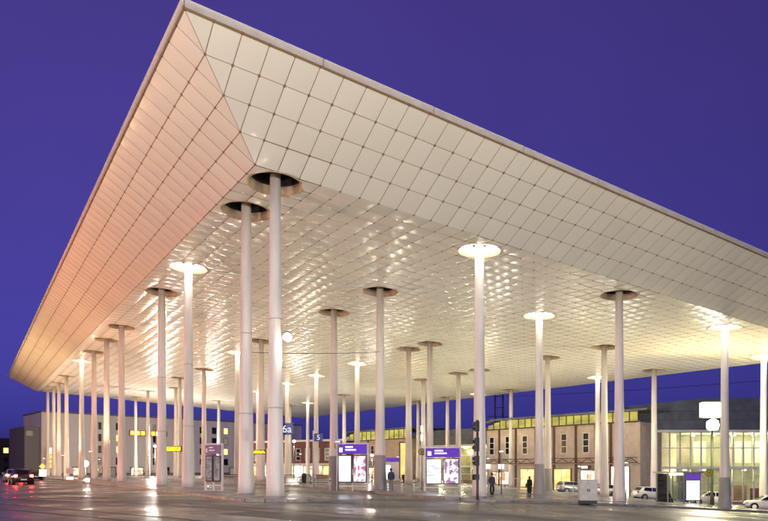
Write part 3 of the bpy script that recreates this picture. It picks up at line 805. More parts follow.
# ------------------------------------------------------------------ glass halls
def glass_hall(name, label, A, B, zb, zmid, zt, roof_h, depth, bays, lampE, overhang, col):
    t, L = facade(name, label, 'building', A, B)
    part(t, 'floor', 'interior_floor', (0, L, 0, depth, zb-3, zb))
    part(t, 'back_wall', 'interior', (0, L, depth-.3, depth, zb, zt))
    part(t, 'side_wall', 'interior', (0, .2, .1, depth-.3, zb, zt)); part(t, 'side_wall', 'interior', (L-.2, L, .1, depth-.3, zb, zt))
    part(t, 'gallery', 'interior', (.2, L-.2, depth*.45, depth-.3, zmid-.25, zmid))
    part(t, 'ceiling', 'interior', (0, L, 0, depth, zt+.0, zt+.2))
    f = MB(); f.prism([(-overhang*.2, zt+.202), (L+overhang, zt+.202), (L+overhang, zt+roof_h), (L*.3, zt+roof_h-.15), (-overhang*.2, zt+roof_h-1.1)], -overhang, depth+1); f.build('roof', 'slate_roof', t)
    part(t, 'eaves_trim', 'white_metal', (-overhang*.2, L+overhang, -overhang-.06, -overhang-.002, zt+.02, zt+.32))
    for z in [zt+roof_h*.35, zt+roof_h*.6]: part(t, 'roof_seam', 'dark_metal', (-overhang*.2, L+overhang, -overhang-.05, -overhang-.002, z, z+.06))
    for i in range(bays+1):
        x = L*i/bays; part(t, 'mullion', 'white_metal', (x-.07, x+.07, -.1, .1, zb, zt))
    for z in (zb+(zmid-zb)*.55, zmid, zmid+(zt-zmid)*.55): part(t, 'transom', 'white_metal', (0, L, -.07, .07, z-.06, z+.06))
    part(t, 'spandrel', 'office', (0, L, -.12, -.102, zmid-.28, zmid-.07))
    for i in range(bays):
        x0, x1 = L*i/bays+.07, L*(i+1)/bays-.07
        for z0, z1 in ((zb, zmid), (zmid, zt)): part(t, 'pane', 'hall_glass', (x0, x1, -.01, .01, z0+.06, z1-.06))
    r_ = random.Random(name)
    for i in range(bays):                                     # counters, posters and partitions inside
        if r_.random() < .75:
            x = L*(i+.5)/bays; w = r_.uniform(.5, 1.3); h = r_.uniform(.9, 2.3)
            part(t, 'kiosk', r_.choice(['stone_warm', 'white_metal', 'redbrown', 'interior', 'wood_bench']), (x-w, x+w, depth*.25, depth*.25+1.2, zb, zb+h))
        if r_.random() < .6:
            x = L*(i+.5)/bays; part(t, 'wall_panel', r_.choice(['stone', 'stone_warm', 'office', 'white_metal', 'green_metal']), (x-.9, x+.9, depth-.42, depth-.302, zmid+.6, zt-.8))
    for i in range(max(2, bays//2)):
        x = L*(i+.5)/max(2, bays//2)
        o = MB().lathe([(.28, 0), (.28, .12), (.1, .16)], 12, (x, depth*.3, zt-.3)).build('ceiling_lamp', 'hall_lamp', t)
        MB().lathe([(.28, 0), (.28, .12), (.1, .16)], 12, (x, depth*.6, zmid-.5)).build('ceiling_lamp', 'hall_lamp', t)
        lamp('hall_light', 'POINT', lampE, col, t, (x, depth*.3, zt-.8), .3)
        lamp('hall_light', 'POINT', lampE*.6, col, t, (x, depth*.2, zmid-.8), .3)
    return t
glass_hall('station_hall', 'glazed station hall with a warm lit interior under a deep dark roof', (at(628, 88), 88), (at(628, 88)+30, 86.5), -2.6, zz(467, 88), zz(433, 88), 4.6, 9, 22, 430, 1.0, (1, .92, .55))
glass_hall('entrance_hall', 'far glazed hall with greenish yellow light under a dark slab roof', (at(404, 128), 128), (at(492, 116), 116), .1-1, zz(466, 122), zz(447, 122), 3.2, 10, 9, 700, .8, (1, .9, .5))
o = part(None, 'door', 'amber_door', (0, .01, 0, .01, 0, .01)) if False else None
t, L = facade('lit_gateway', 'tall amber lit doorway slot between the far station wing and the hall', 'doorway', (at(400, 122), 122), (at(408, 121.5), 121.5))
part(t, 'frame', 'brown_steel', (-.15, 0, -.1, 1, -1, zz(443, 122)), (L, L+.15, -.1, 1, -1, zz(443, 122)), (-.15, L+.15, -.1, 1, zz(443, 122), zz(443, 122)+.2))
part(t, 'pane', 'amber_door', (0, L, .3, .34, -.2, zz(443, 122)-.02))

# lattice railway mast behind the stone wing
X, Y = at(499, 128), 128
t = thing('lattice_mast', 'dark lattice railway mast rising behind the stone wing', 'mast', (X, Y, G(X))); hm = zz(391, Y)-G(X)
for sx in (-1, 1):
    for sy in (-1, 1): MB().tube((sx*.75, sy*.5, 0), (sx*.75, sy*.5, hm), .09, 6).build('leg', 'dark_metal', t)
z = 6
while z < hm: MB().tube((-.75, -.5, z), (.75, -.5, z), .07, 5).build('rung', 'dark_metal', t); z += 2.2
MB().tube((-2.2, 0, hm-5), (3.2, 0, hm-5), .06, 6).build('cross_arm', 'dark_metal', t)

# contact wires
def cable(p, q, sag, r, label):
    cu = [Vector(p).lerp(Vector(q), i/16)-Vector((0, 0, sag*4*(i/16)*(1-i/16))) for i in range(17)]
    f = MB()
    for a_, b2 in zip(cu, cu[1:]): f.tube(a_, b2, r, 5)
    return tag(f.build('contact_wire', 'black'), label, 'cable')
cable((at(236, 36), 36, zz(352, 36)), (-.3, 50.35, zz(352, 50.35)), .1, .018, 'thin dark wire strung between two tall columns')
cable((16.0, 103, 13.0), (75, 70, 14.6), .8, .03, 'thin overhead wire passing above the station roofs')

# ------------------------------------------------------------------ information pillars
def info_pillar(px, py, wpx, ztop_px, label, mats, lit, rz, right_pole=True, seed=0):
    X, Y = gp(px, py); w = wpx*Y/FPX; h = zz(ztop_px, Y)-G(X)
    t = thing('info_pillar', label, 'notice board', (X, Y, G(X)), rz)
    for s_ in (-1, 1): MB().b(s_*w/2-.05, s_*w/2+.05, -.06, .06, 0, h).build('post', 'white_metal', t)
    MB().b(-.04, .04, -.05, .05, 0, .5).build('post', 'white_metal', t)
    MB().b(-w/2+.05, w/2-.05, -.05, .05, h-.08, h).build('top_rail', 'white_metal', t)
    hd = h*.2
    o = MB().b(-w/2+.055, w/2-.055, -.12, .1, h-.1-hd, h-.1).build('header', 'violet_lit' if lit else 'violet', t)
    tm = 'violet_text' if lit else 'white_paint'
    MB().b(-w*.42, -w*.32, -.127, -.121, h-.1-hd*.8, h-.1-hd*.35).build('emblem', tm, o)
    for k in range(2): MB().b(-w*.22, w*(.02+.1*k), -.127, -.121, h-.1-hd*(.34+.3*k), h-.1-hd*(.2+.3*k)).build('lettering', tm, o)
    z0, z1 = .55, h-.16-hd
    for s_ in (-1, 1):
        x0, x1 = (-w/2+.06, -.03) if s_ < 0 else (.03, w/2-.06)
        c = MB().b(x0, x1, -.1, .1, z0, z1).build('poster_case', 'dark_metal', t)
        MB().b(x0+.07, x1-.07, -.112, -.102, z0+.08, z1-.08).build('poster', mats[(s_+1)//2], c)
    MB().b(-w/2+.05, w/2-.05, -.03, .03, .28, .36).build('bottom_rail', 'white_metal', t)
    return t, w, h
emit('poster_faint_glow', (.42, .36, .36), .55, ('n', (2.5, 1, 3.5), .4, .6), (.25, .17, .18))  # board has no lamp; brightness of its posters put in as emission
info_pillar(214, 490.5, 22, 443.5, 'unlit white framed notice board with two posters given a faint glow behind the corner columns', ('poster_faint_glow', 'poster_faint_glow'), False, -.5)
info_pillar(352.5, 491, 31, 443, 'violet topped info pillar with two glowing posters beside a grey-footed column', ('poster_white', 'poster_pink'), True, -.15)
info_pillar(442.5, 492, 35, 447, 'violet topped info pillar with two glowing posters beside the traffic signal', ('poster_sheet', 'poster_rose'), True, -.1)
X, Y = at(391, 74), 74
t = thing('lit_pillar', 'small distant lit advertising pillar with violet cap behind the standing person', 'notice board', (X, Y, G(X)))
MB().b(-.9, .9, -.12, .12, .3, 2.4).build('case', 'white_metal', t); MB().b(-.8, -.1, -.135, -.122, .45, 2.0).build('poster', 'poster_plain', t); MB().b(-.95, .95, -.15, .15, 2.402, 2.85).build('header', 'violet_lit', t)

# ------------------------------------------------------------------ bus shelter by the taxi stand
X, Y = gp(684, 503.5); sw, sh = 40*Y/FPX, 33*Y/FPX
sl_a = .3
t = thing('bus_shelter', 'glass bus shelter with violet header and a glowing white poster', 'bus shelter', (X, Y, G(X)-.12), sl_a)
for sx in (-1, 0, 1):
    for sy in (0, 1.5): MB().b(sx*(sw/2-.05)-.05, sx*(sw/2-.05)+.05, sy-.05, sy+.05, 0, sh-.12).build('post', 'grey_metal', t)
MB().b(-sw/2-.15, sw/2+.15, -.35, 1.8, sh-.118, sh).build('roof', 'grey_metal', t)
MB().b(-sw/2+.1, -.1, 1.49, 1.51, .15, sh-.2).build('back_pane', 'shelter_glass', t); MB().b(.1, sw/2-.1, 1.49, 1.51, .15, sh-.2).build('back_pane', 'shelter_glass', t)
MB().b(-sw/2+.04, -sw/2+.06, .08, 1.42, .15, sh-.2).build('side_pane', 'shelter_glass', t)
c = MB().b(.12, sw/2-.12, -.12, .1, .35, sh-.14).build('poster_case', 'grey_metal', t)
MB().b(.2, sw/2-.2, -.135, -.122, .45, sh-.85).build('poster', 'poster_plain', c); MB().b(.16, sw/2-.16, -.14, -.122, sh-.75, sh-.2).build('header', 'violet_lit', c)
MB().b(-sw/2+.2, -.2, -.1, .0, sh-.32, sh-.13).build('light_strip', 'shop_bright', t)
MB().b(-sw/2+.2, -.2, .9, 1.3, .42, .48).build('bench', 'wood_bench', t)
for sx in (-sw/2+.35, -.35): MB().b(sx-.04, sx+.04, 1.0, 1.2, 0, .42).build('bench_leg', 'grey_metal', t)
SHX, SHY = X, Y

# ------------------------------------------------------------------ round stop signs, platform numbers, departure displays
def text_mesh(txt, size, matn):
    cu = bpy.data.curves.new('lettering', 'FONT'); cu.body = txt; cu.size = size; cu.extrude = .004; cu.align_x = 'CENTER'; cu.align_y = 'CENTER'
    o = bpy.data.objects.new('tmp', cu); C.objects.link(o); bpy.context.view_layer.update()
    me = bpy.data.meshes.new_from_object(o.evaluated_get(bpy.context.evaluated_depsgraph_get())); bpy.data.objects.remove(o)
    me.materials.clear(); me.materials.append(M[matn]); return me
def number_sign(px, py, Y, w, txt, label, arm):
    X = at(px, Y); z = zz(py, Y); h = w*.95
    t = thing('platform_sign', label, 'sign', (X, Y, z))
    MB().b(-w/2, w/2, -.05, .05, -h/2, h/2).build('board', 'blue_sign', t)
    o = link('lettering', text_mesh(txt, w*.85, 'sign_text'), t, (0, -.056, -.02)); o.rotation_euler = (PI/2, 0, 0)
    MB().tube((-w/2, 0, h*.3), (-w/2-arm, 0, h*.3), .03, 6).build('arm', 'grey_metal', t); MB().tube((-w/2, 0, -h*.3), (-w/2-arm, 0, -h*.3), .02, 6).build('arm', 'grey_metal', t)
    return t
emit('sign_text', (.9, .9, .95), .8)
number_sign(287, 429, 33.2, .62, '6a', 'blue square platform sign reading 6a on an arm off the corner column', .35)
t5 = number_sign(318.5, 437.5, 48, .62, '5', 'blue square platform sign reading 5 on a slim post', .02)
X5 = at(312.5, 48); zz5 = zz(437.5, 48)
t5p = MB().lathe([(.06, G(X5)-zz5), (.05, .5)], 10, (-.37, 0, 0)).build('post', 'white_metal', t5)
def led(px, py, Y, w, h, label, hang, side):
    X = at(px, Y); z = zz(py, Y)
    t = thing('departure_display', label, 'display', (X, Y, z))
    MB().b(-w/2, w/2, -.12, .12, -h/2, h/2).build('case', 'black', t); MB().b(-w/2+.06, w/2-.06, -.128, -.121, -h/2+.06, h/2-.06).build('screen', 'led_yellow', t)
    MB().lathe([(.07, G(X)-z), (.06, h/2+.1)], 10, (side*(w/2+.08), 0, 0)).build('post', 'white_metal', t)
led(173, 449, 60, 1.6, .5, 'yellow dot-matrix departure display beside the unlit notice board', 0, 1)
led(259, 452, 52, 1.1, .34, 'yellow dot-matrix departure display glimpsed between the two corner columns', 0, 1)
def stop_sign(px, py, Y, r, label, base=None, ring=True):
    X = at(px, Y); z = zz(py, Y); t = thing('stop_sign', label, 'sign', (X, Y, G(X)))
    hz = z-G(X)
    MB().lathe([(.035, 0), (.03, hz+r)], 8, (0, .05, 0)).build('post', 'grey_metal', t)
    disc = MB(); disc.prism([(r*math.cos(2*PI*k/24), hz+r*math.sin(2*PI*k/24)) for k in range(24)], -.02, .01); d = disc.build('disc', 'yellow_sign', t)
    rg = MB(); n = 24; vs = []
    for rr, y in ((r*.98, -.024), (r*.8, -.024)):
        for k in range(n): vs.append((rr*math.cos(2*PI*k/n), y, hz+rr*math.sin(2*PI*k/n)))
    rg.add(vs, [(k, (k+1) % n, n+(k+1) % n, n+k) for k in range(n)]); rg.build('rim', 'green_sign', d)
    o = link('lettering', text_mesh('H', r*1.15, 'green_sign'), d, (0, -.026, hz)); o.rotation_euler = (PI/2, 0, 0)
stop_sign(337.5, 446, 53, .28, 'round bus stop sign beside the info pillar by a grey-footed column')
stop_sign(422, 452, 50, .28, 'round bus stop sign beside the info pillar near the traffic signal')
stop_sign(708.5, 473, 59, .36, 'round yellow bus stop sign beside the glass shelter')

# traffic signal
X, Y = gp(477.5, 500); hs_ = zz(420, Y)-G(X)
t = thing('traffic_signal', 'dark signal mast with stacked signal heads at the kerb', 'traffic light', (X, Y, G(X)))
MB().lathe([(.09, 0), (.075, .3), (.065, hs_)], 12).build('mast', 'dark_metal', t)
for zc, hh_ in ((hs_-.35, .55), (hs_-1.35, .75), (hs_-2.25, .55), (1.25, .3)):
    h_ = MB().b(-.16, .1, -.05, .26, zc-hh_/2, zc+hh_/2).build('signal_head', 'black', t)
    for k in range(2): MB().tube((-.16, .1, zc+(.5-k)*hh_*.45), (-.26, .1, zc+(.5-k)*hh_*.45), .09, 10).build('visor', 'black', h_)
# second slim pole with two lit strips on a column further back
X, Y = at(427, 66), 66
t = thing('strip_lamp', 'pair of small upright strip lights fixed up a column', 'lamp', (X-.55, Y-.36, G(X)))
MB().lathe([(.05, 0), (.045, zz(425, 66)-G(X))], 8).build('post', 'white_metal', t)
for py in (429, 438): MB().b(-.1, .1, -.1, -.04, zz(py, 66)-G(X)-.3, zz(py, 66)-G(X)+.3).build('tube', 'sign_white', t)
# flood lamp on the corner column
X, Y = COLS[0][:2]; z = zz(337, Y)
t = thing('flood_lamp', 'bright round flood lamp on a bracket high on the corner column', 'floodlight', (X+.62, Y-.1, z))
MB().lathe([(.1, -.1), (.25, -.05), (.25, .05), (.1, .14)], 18).build('housing', 'grey_metal', t).rotation_euler = (-1.0, 0, 0)
MB().lathe([(.02, -.12), (.16, -.11), (.22, -.08), (.22, -.045)], 18, cap=True).build('lens', 'lamp_pink', t).rotation_euler = (-1.0, 0, 0)
MB().tube((-.1, .05, 0), (-.5, .08, 0), .04, 6).build('arm', 'grey_metal', t); MB().tube((-.1, .05, -1.5), (-.5, .08, -1.5), .03, 6).build('arm', 'grey_metal', t)
lamp('flood_beam', 'POINT', 60, (1, .8, .65), t, (.2, -.3, -.6), .2)

# grey cable cabinet
X, Y = gp(587.5, 503); w, h = 17.5*Y/FPX, 24*Y/FPX
t = thing('cable_cabinet', 'pale grey cable cabinet on a dark plinth at the kerb', 'cabinet', (X, Y, G(X)-.04), -.12)
MB().b(-w/2+.02, w/2-.02, -.3, .3, 0, .2).build('plinth', 'black', t)
MB().b(-w/2, w/2, -.32, .32, .202, h-.05).build('body', 'cabinet', t); MB().b(-w/2-.03, w/2+.03, -.36, .36, h-.048, h).build('lid', 'cabinet', t)
for s_ in (-1, 1):
    d = MB().b(s_*w/4-w/4+.03, s_*w/4+w/4-.03, -.335, -.321, .26, h-.1).build('door', 'cabinet', t)
    MB().b(-s_*.0-.03+s_*.06, .03+s_*.06, -.36, -.336, h*.5, h*.62).build('handle', 'dark_metal', d)
# ------------------------------------------------------------------ railings, bollards, bins
def railing(a, b, h, label, step=.18, matn='white_metal'):
    (xa, ya), (xb, yb) = a, b; L = math.hypot(xb-xa, yb-ya)
    t = thing('railing', label, 'railing', (xa, ya, G((xa+xb)/2)-.06), math.atan2(yb-ya, xb-xa))
    MB().b(0, L, -.025, .025, h-.05, h).build('top_rail', matn, t); MB().b(0, L, -.02, .02, .18, .22).build('bottom_rail', matn, t)
    m = max(1, round(L/2))
    for k in range(m+1): MB().b(L*k/m-.03, L*k/m+.03, -.03, .03, 0, h-.05).build('post', matn, t)
    if step:
        me = MB().b(-.011, .011, -.011, .011, .22, h-.05).mesh('bar', matn); k = step
        while k < L-.05: link('bar', me, t, (k, 0, 0)); k += step
gx = lambda px, Y: (at(px, Y), Y)
railing(gx(494, 68), gx(517, 68), 1.25, 'white barred railing in front of the stone wing', .3)
railing(gx(285, 62), gx(336, 62), .95, 'dark low railing behind the bus stop near the platform five sign', 0, 'dark_metal')
railing(gx(556, 74), gx(590, 74), 1.0, 'plain white railing behind the cable cabinet', 0)
railing(gx(205, 58), gx(240, 58), .85, 'grey low railing behind the unlit notice board', 0, 'grey_metal')
railing(gx(120, 95), gx(170, 95), 1.1, 'long grey railing at the edge of the bus lane', .5, 'grey_metal')
bol = thing('bollard', 'short white bollard on the main platform', 'bollard', (0, 0, 0), 0, 'white bollards on the main platform')
MB().lathe([(.07, 0), (.065, .75), (.05, .82), (.01, .84)], 12).build('post', 'white_metal', bol); MB().lathe([(.071, 0), (.071, .07)], 12, (0, 0, .62), cap=False).build('band', 'redbrown', bol)
for k, (px, py) in enumerate([(402, 492), (414, 492), (505, 495), (372, 490.5), (330, 490.5)]):
    o = bol if k == 0 else copy_tree(bol); X, Y = gp(px, py); o.location = (X, Y, G(X))
for px, Y, lab in ((304, 66, 'dark litter bin behind the low railing'), (529.5, 64, 'dark litter bin beside the person in black'), (404, 82, 'dark litter bin by the far bicycle rack')):
    X = at(px, Y); t = thing('litter_bin', lab, 'bin', (X, Y, G(X)))
    MB().lathe([(.22, 0), (.26, .75), (.28, .78), (.28, .82)], 16).build('drum', 'dark_metal', t); MB().lathe([(.28, .822), (.2, .95), (.05, .98)], 16).build('lid', 'black', t)
# parking signs on the street side
def sign_post(px, Y, plates, label):
    X = at(px, Y); t = thing('road_sign', label, 'sign', (X, Y, G(X)-ROAD))
    z1 = max(zz(p[0], Y) for p in plates)-G(X)+ROAD
    MB().lathe([(.045, 0), (.04, z1+.3)], 8).build('post', 'grey_metal', t)
    for py, w, h, m_, dia in plates:
        z = zz(py, Y)-G(X)+ROAD
        if dia: f = MB(); f.prism([(0, z-w/2), (w/2, z), (0, z+w/2), (-w/2, z)], -.08, -.05); pl = f.build('plate', 'white_paint', t); f = MB(); f.prism([(0, z-w*.33), (w*.33, z), (0, z+w*.33), (-w*.33, z)], -.087, -.081); f.build('centre', m_, pl)
        else: MB().b(-w/2, w/2, -.08, -.05, z-h/2, z+h/2).build('plate', m_, t)
emit('sign_lit_yellow', (1, .6, .1), 1.4)
sign_post(43, 78, [(466.5, 1.0, 1, 'sign_lit_yellow', True), (471.5, .8, .45, 'sign_white', False), (475, .85, .3, 'sign_white', False)], 'white bordered yellow diamond road sign above two white plates')
sign_post(70, 88, [(471, 1.0, .8, 'white_metal', False), (480, .9, .8, 'sign_white', False)], 'pair of pale rectangular signs on a post by the street')
sign_post(96, 92, [(470, .7, .35, 'led_yellow', False), (473.5, .7, .4, 'yellow_sign', False)], 'small yellow double sign plate on a post near the globe lamp')

# ------------------------------------------------------------------ cars
def car(X, Y, rz, paint, label, tail='tail_dim', head='rim', road=True, estate=False):
    t = thing('parked_car' if tail != 'tail_red' else 'car', label, 'car', (X, Y, G(X)-ROAD), rz)
    # tilt with the falling street
    sx = G(X+math.cos(rz))-G(X-math.cos(rz)); t.rotation_euler = (0, -math.atan(sx/2)*1.0, rz)
    # body: stations along x (front = +x): x, half width, sill, belt height
    st = [(-2.02, .62, .42, .72), (-1.95, .78, .32, .93), (-1.6, .86, .22, 1.0), (-.9, .88, .2, .98), (0, .88, .2, .95), (.75, .88, .2, .93), (1.2, .87, .2, .9), (1.65, .83, .22, .80), (1.93, .72, .28, .68), (2.03, .52, .36, .56)]
    b_ = MB(); vs = []; n = 10
    for x, w, z0, z1 in st:
        m_ = (z0+z1)/2
        ring = [(w*.86, z0), (w, z0+.14), (w*1.01, m_), (w*.97, z1-.1), (w*.86, z1), (-w*.86, z1), (-w*.97, z1-.1), (-w*1.01, m_), (-w, z0+.14), (-w*.86, z0)]
        vs += [(x, a, z) for a, z in ring]
    fs = [(i*n+k, i*n+(k+1) % n, (i+1)*n+(k+1) % n, (i+1)*n+k) for i in range(len(st)-1) for k in range(n)]
    fs += [tuple(range(n)), tuple((len(st)-1)*n+k for k in range(n))]
    b_.add(vs, fs, 0, True); b_.build('body', paint, t)
    # cabin
    xr = -1.9 if estate else -1.78; xt = -1.6 if estate else -1.35
    cs = [(xr, .76, .96, .96), (xt, .72, .96, 1.42), (-.3, .71, .95, 1.48), (.25, .70, .94, 1.43), (1.05, .74, .91, .93)]
    c_ = MB(); vs = []
    for x, w, z0, z1 in cs: vs += [(x, w+.06, z0-.02), (x, w-.1*(z1-z0)/.5, z1-.03*(z1 > z0+.1)), (x, w-.2*(z1 > z0+.1), z1), (x, -w+.2*(z1 > z0+.1), z1), (x, -w+.1*(z1-z0)/.5, z1-.03*(z1 > z0+.1)), (x, -w-.06, z0-.02)]
    c_.add(vs, [(i*6+k, i*6+k+1, (i+1)*6+k+1, (i+1)*6+k) for i in range(4) for k in range(5)], 0, True); cab = c_.build('cabin', paint, t)
    # glass: two side windows each side, windscreen, rear window
    for s_ in (-1, 1):
        for q in ([(-.32, 1.0), (-.32, 1.40), (.2, 1.36), (.78, 1.0)], [(xt-.02, 1.03), (xt+.12, 1.36), (-.4, 1.40), (-.4, 1.0)]):
            f = MB(); f.add([(x, s_*(.81-.13*(z-.95)/.45*1.02), z) for x, z in q]+[(x, s_*(.76-.13*(z-.95)/.45), z) for x, z in q], [(0, 1, 2, 3), (0, 1, 5, 4), (1, 2, 6, 5), (2, 3, 7, 6), (3, 0, 4, 7)]); f.build('side_window', 'car_glass', t)
    f = MB(); f.add([(.36, -.56, 1.39), (.36, .56, 1.39), (1.04, .68, .96), (1.04, -.68, .96)], [(0, 1, 2, 3)]); f.build('windscreen', 'car_glass', t)
    f = MB(); f.add([(xt-.05, -.56, 1.37), (xt-.05, .56, 1.37), (xr-.015, .66, 1.03), (xr-.015, -.66, 1.03)], [(0, 1, 2, 3)]); f.build('rear_window', 'car_glass', t)
    for x in (-1.28, 1.28):
        for s_ in (-1, 1):
            MB().tube((x, s_*.62, .33), (x, s_*.905, .33), .37, 18).build('wheel_arch', 'black', t)
            w_ = MB().tube((x, s_*.66, .31), (x, s_*.915, .31), .31, 18).build('wheel', 'tyre', t)
            MB().tube((x, s_*.91, .31), (x, s_*.925, .31), .2, 14).build('rim', 'rim', w_)
    for s_ in (-1, 1):
        MB().box((-1.96, s_*.64, .83), (.1, .24, .2)).build('tail_light', tail, t)
        MB().box((1.84, s_*.6, .66), (.22, .26, .13), -s_*.35).build('headlight', head, t)
        MB().box((.72, s_*.95, 1.0), (.14, .16, .12)).build('mirror', paint, t)
    MB().box((-1.99, 0, .5), (.09, .5, .12)).build('number_plate', 'white_paint', t); MB().box((2.0, 0, .42), (.09, .9, .14)).build('grille', 'black', t)
    return t
X, Y = at(767, 63), 63; car(X, Y, PI-.30, 'car_white', 'white hatchback parked beyond the grey-footed column by the lantern mast')
X, Y = at(709, 68), 68; car(X, Y, PI-.2, 'car_white', 'white hatchback parked between the glass shelter and the lantern mast', estate=True)
X, Y = at(651, 73), 73; car(X, Y, .15, 'car_white', 'white car parked behind the left end of the glass shelter')
X, Y = at(573, 80), 80; car(X, Y, .2, 'car_silver', 'silver car parked behind the cable cabinet', estate=True)
X, Y = at(600, 78), 78; car(X, Y, PI+.1, 'car_silver', 'silver car parked between two columns with its headlights on', head='head_lamp')
dirL = math.atan2(uL.y, uL.x)
car(at(21, 62), 62, dirL+.05, 'car_dark', 'dark car driving away with glowing red tail lights, ahead of the kerb sign', 'tail_red')
car(at(13, 74), 74, dirL+.03, 'car_silver', 'silver car with glowing red tail lights in the outer lane of the street', 'tail_red')
car(at(35, 88), 88, dirL, 'car_dark', 'dark car further down the street with glowing red tail lights', 'tail_red')

# ------------------------------------------------------------------ people
def person(X, Y, z, rz, h, label, coat, trousers, pose='stand', bag=False):
    t = thing('person', label, 'person', (X, Y, z), rz); k = h/1.75
    J = {'pelvis': (0, 0, .95), 'waist': (0, 0, 1.1), 'chest': (0, .01, 1.3), 'neck': (0, .0, 1.48), 'head': (0, -.02, 1.62), 'crown': (0, -.01, 1.72)}
    for s_, n_ in ((-1, 'l'), (1, 'r')):
        J['sh'+n_] = (s_*.17, .0, 1.42); J['el'+n_] = (s_*.24, .03, 1.15); J['wr'+n_] = (s_*.22, -.08, .93); J['ha'+n_] = (s_*.2, -.12, .85)
        J['hip'+n_] = (s_*.09, 0, .9); J['kn'+n_] = (s_*.1, -.02-.06*s_, .5); J['an'+n_] = (s_*.1, .02+.05*s_, .09); J['to'+n_] = (s_*.12, -.14+.05*s_, .04)
        if pose == 'sit':
            J['hip'+n_] = (s_*.09, 0, .52); J['kn'+n_] = (s_*.12, -.42, .5); J['an'+n_] = (s_*.12, -.4, .09); J['to'+n_] = (s_*.13, -.56, .04)
    if pose == 'sit':
        for n_ in list(J):
            if n_[:2] in ('wa', 'ch', 'ne', 'he', 'cr', 'sh', 'el') or n_ == 'pelvis':
                x, y, z_ = J[n_]; J[n_] = (x, y-.0, z_-.42)
        for s_, n_ in ((-1, 'l'), (1, 'r')): J['wr'+n_] = (s_*.15, -.25, .62); J['ha'+n_] = (s_*.12, -.33, .6)
    if pose == 'phone': J['elr'] = (.25, -.05, 1.14); J['wrr'] = (.12, -.28, 1.2); J['har'] = (.08, -.32, 1.27)
    E_ = [('pelvis', 'waist'), ('waist', 'chest'), ('chest', 'neck'), ('neck', 'head'), ('head', 'crown')]
    for n_ in 'lr': E_ += [('chest', 'sh'+n_), ('sh'+n_, 'el'+n_), ('el'+n_, 'wr'+n_), ('wr'+n_, 'ha'+n_), ('pelvis', 'hip'+n_), ('hip'+n_, 'kn'+n_), ('kn'+n_, 'an'+n_), ('an'+n_, 'to'+n_)]
    R = {'pelvis': .145, 'waist': .14, 'chest': .155, 'neck': .06, 'head': .095, 'crown': .075, 'sh': .075, 'el': .055, 'wr': .042, 'ha': .035, 'hip': .1, 'kn': .065, 'an': .05, 'to': .04}
    names = list(J); me = bpy.data.meshes.new('body')
    me.from_pydata([tuple(c*k for c in J[n_]) for n_ in names], [(names.index(a), names.index(b)) for a, b in E_], [])
    o = bpy.data.objects.new('body', me); C.objects.link(o)
    sk = o.modifiers.new('skin', 'SKIN'); sk.use_smooth_shade = True
    for i, n_ in enumerate(names):
        r = R.get(n_, R.get(n_[:2], .06))*k*(1.0 if n_ in ('head', 'crown', 'neck') or n_[:2] in ('ha', 'to') else 1.42); me.skin_vertices[0].data[i].radius = (r, r*(.8 if n_ in ('chest', 'waist', 'pelvis') else 1))
        me.skin_vertices[0].data[i].use_root = (n_ == 'pelvis')
    ss = o.modifiers.new('sub', 'SUBSURF'); ss.levels = 2; ss.render_levels = 2
    bpy.context.view_layer.update()
    ev = bpy.data.meshes.new_from_object(o.evaluated_get(bpy.context.evaluated_depsgraph_get())); bpy.data.objects.remove(o)
    ev.materials.clear()
    for m_ in (coat, trousers, 'skin', 'shoe', 'hair'): ev.materials.append(M[m_])
    hipz = J['pelvis'][2]*k-.08; nz = J['neck'][2]*k+.02; cz_ = J['head'][2]*k
    for p in ev.polygons:
        c = p.center; p.use_smooth = True
        hand = any((c-Vector(J['ha'+n_])*k).length < .07 for n_ in 'lr')
        if c.z > nz: p.material_index = 4 if (c.z > cz_+.03 or c.y > .03*k) else 2
        elif hand: p.material_index = 2
        elif c.z < .11*k: p.material_index = 3
        elif c.z < hipz and (abs(c.x) < .2*k or c.z < .75*k): p.material_index = 1
        else: p.material_index = 0
    link('body', ev, t)
    f = MB(); f.lathe([(.105*k, -.02), (.112*k, .04), (.095*k, .1), (.04*k, .135)], 14, (0, .0, J['head'][2]*k+.03)); f.build('hair', 'hair', t)
    if bag: MB().b(.16, .3, -.1, .12, .75*k, 1.12*k).build('shoulder_bag', 'cloth_bag', t)
X, Y = gp(391, 490.5); person(X, Y, G(X), PI, 21.5*Y/FPX, 'person in a dark jacket and grey trousers standing near the info pillar', 'coat_navy', 'trousers_grey')
X, Y = gp(529.5, 495); person(X, Y, G(X), PI*.8, 18.0*Y/FPX, 'person all in black carrying a bag beside a grey-footed column', 'coat_black', 'trousers_dark', 'phone', True)
X, Y = gp(492, 495.5); person(X, Y, G(X), .4, 22*Y/FPX, 'person in dark clothes leaning close to the ring-lit column', 'coat_navy', 'trousers_dark')
q = Vector((-sw/4, 1.0, 0)); q.rotate(Matrix.Rotation(sl_a, 3, 'Z')); person(SHX+q.x, SHY+q.y, G(SHX)-.12, .2, 1.72, 'person in dark clothes sitting inside the glass bus shelter', 'coat_black', 'trousers_dark', 'sit')

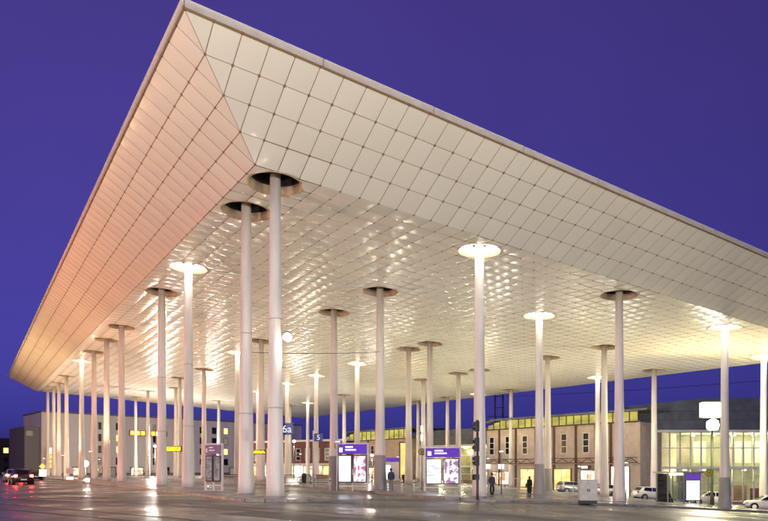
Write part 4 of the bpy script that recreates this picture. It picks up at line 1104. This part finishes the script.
# ------------------------------------------------------------------ bicycles and benches
def bicycle(X, Y, rz, label, matn):
    t = thing('bicycle', label, 'bicycle', (X, Y, G(X)), rz)
    for x in (-.52, .52):
        w_ = MB(); n = 20; vs = []
        for k in range(n):
            a = 2*PI*k/n
            for r, y in ((.34, 0), (.32, .02), (.3, 0), (.32, -.02)): vs.append((x+r*math.cos(a), y, .34+r*math.sin(a)))
        w_.add(vs, [(k*4+m, k*4+(m+1) % 4, ((k+1) % n)*4+(m+1) % 4, ((k+1) % n)*4+m) for k in range(n) for m in range(4)]); w_.build('wheel', 'tyre', t)
    f = MB(); P = {'bb': (-.08, 0, .3), 'seat': (-.22, 0, .82), 'head': (.36, 0, .82), 'rear': (-.52, 0, .34), 'front': (.52, 0, .34), 'stem': (.33, 0, .98)}
    for a, b in (('bb', 'seat'), ('bb', 'head'), ('seat', 'head'), ('bb', 'rear'), ('seat', 'rear'), ('head', 'front'), ('head', 'stem')): f.tube(P[a], P[b], .018, 6)
    f.build('frame', matn, t)
    MB().box((-.23, 0, .88), (.26, .14, .06)).build('saddle', 'black', t); MB().tube((.31, -.27, 1.0), (.31, .27, 1.0), .015, 6).build('handlebar', 'dark_metal', t)
for px, Y, a, m_, lab in ((399, 80, .3, 'dark_metal', 'dark bicycle parked nearest the lit advertising pillar'), (404, 80.8, .5, 'redbrown', 'red bicycle parked between two dark bicycles'), (412, 81, .2, 'dark_metal', 'dark bicycle parked at the far end of the row'), (306, 64, .1, 'dark_metal', 'dark bicycle leaning by the low railing and litter bin')):
    bicycle(at(px, Y), Y, a, lab, m_)
def bench(px, Y, rz, label):
    X = at(px, Y); t = thing('bench', label, 'bench', (X, Y, G(X)), rz)
    for k in range(3): MB().b(-.8, .8, -.22+k*.15, -.1+k*.15, .43, .47).build('slat', 'wood_bench', t)
    for k in range(2): MB().b(-.8, .8, .26, .29, .56+k*.17, .69+k*.17).build('back_slat', 'wood_bench', t)
    for s_ in (-1, 1): MB().b(s_*.65-.03, s_*.65+.03, -.2, .25, 0, .43).b(s_*.65-.03, s_*.65+.03, .225, .26, .43, .9).build('leg', 'grey_metal', t)
bench(325, 60, .1, 'slatted bench beside the platform five post'); bench(470, 58, -.1, 'slatted bench behind the traffic signal'); bench(230, 62, .2, 'slatted bench behind the unlit notice board')
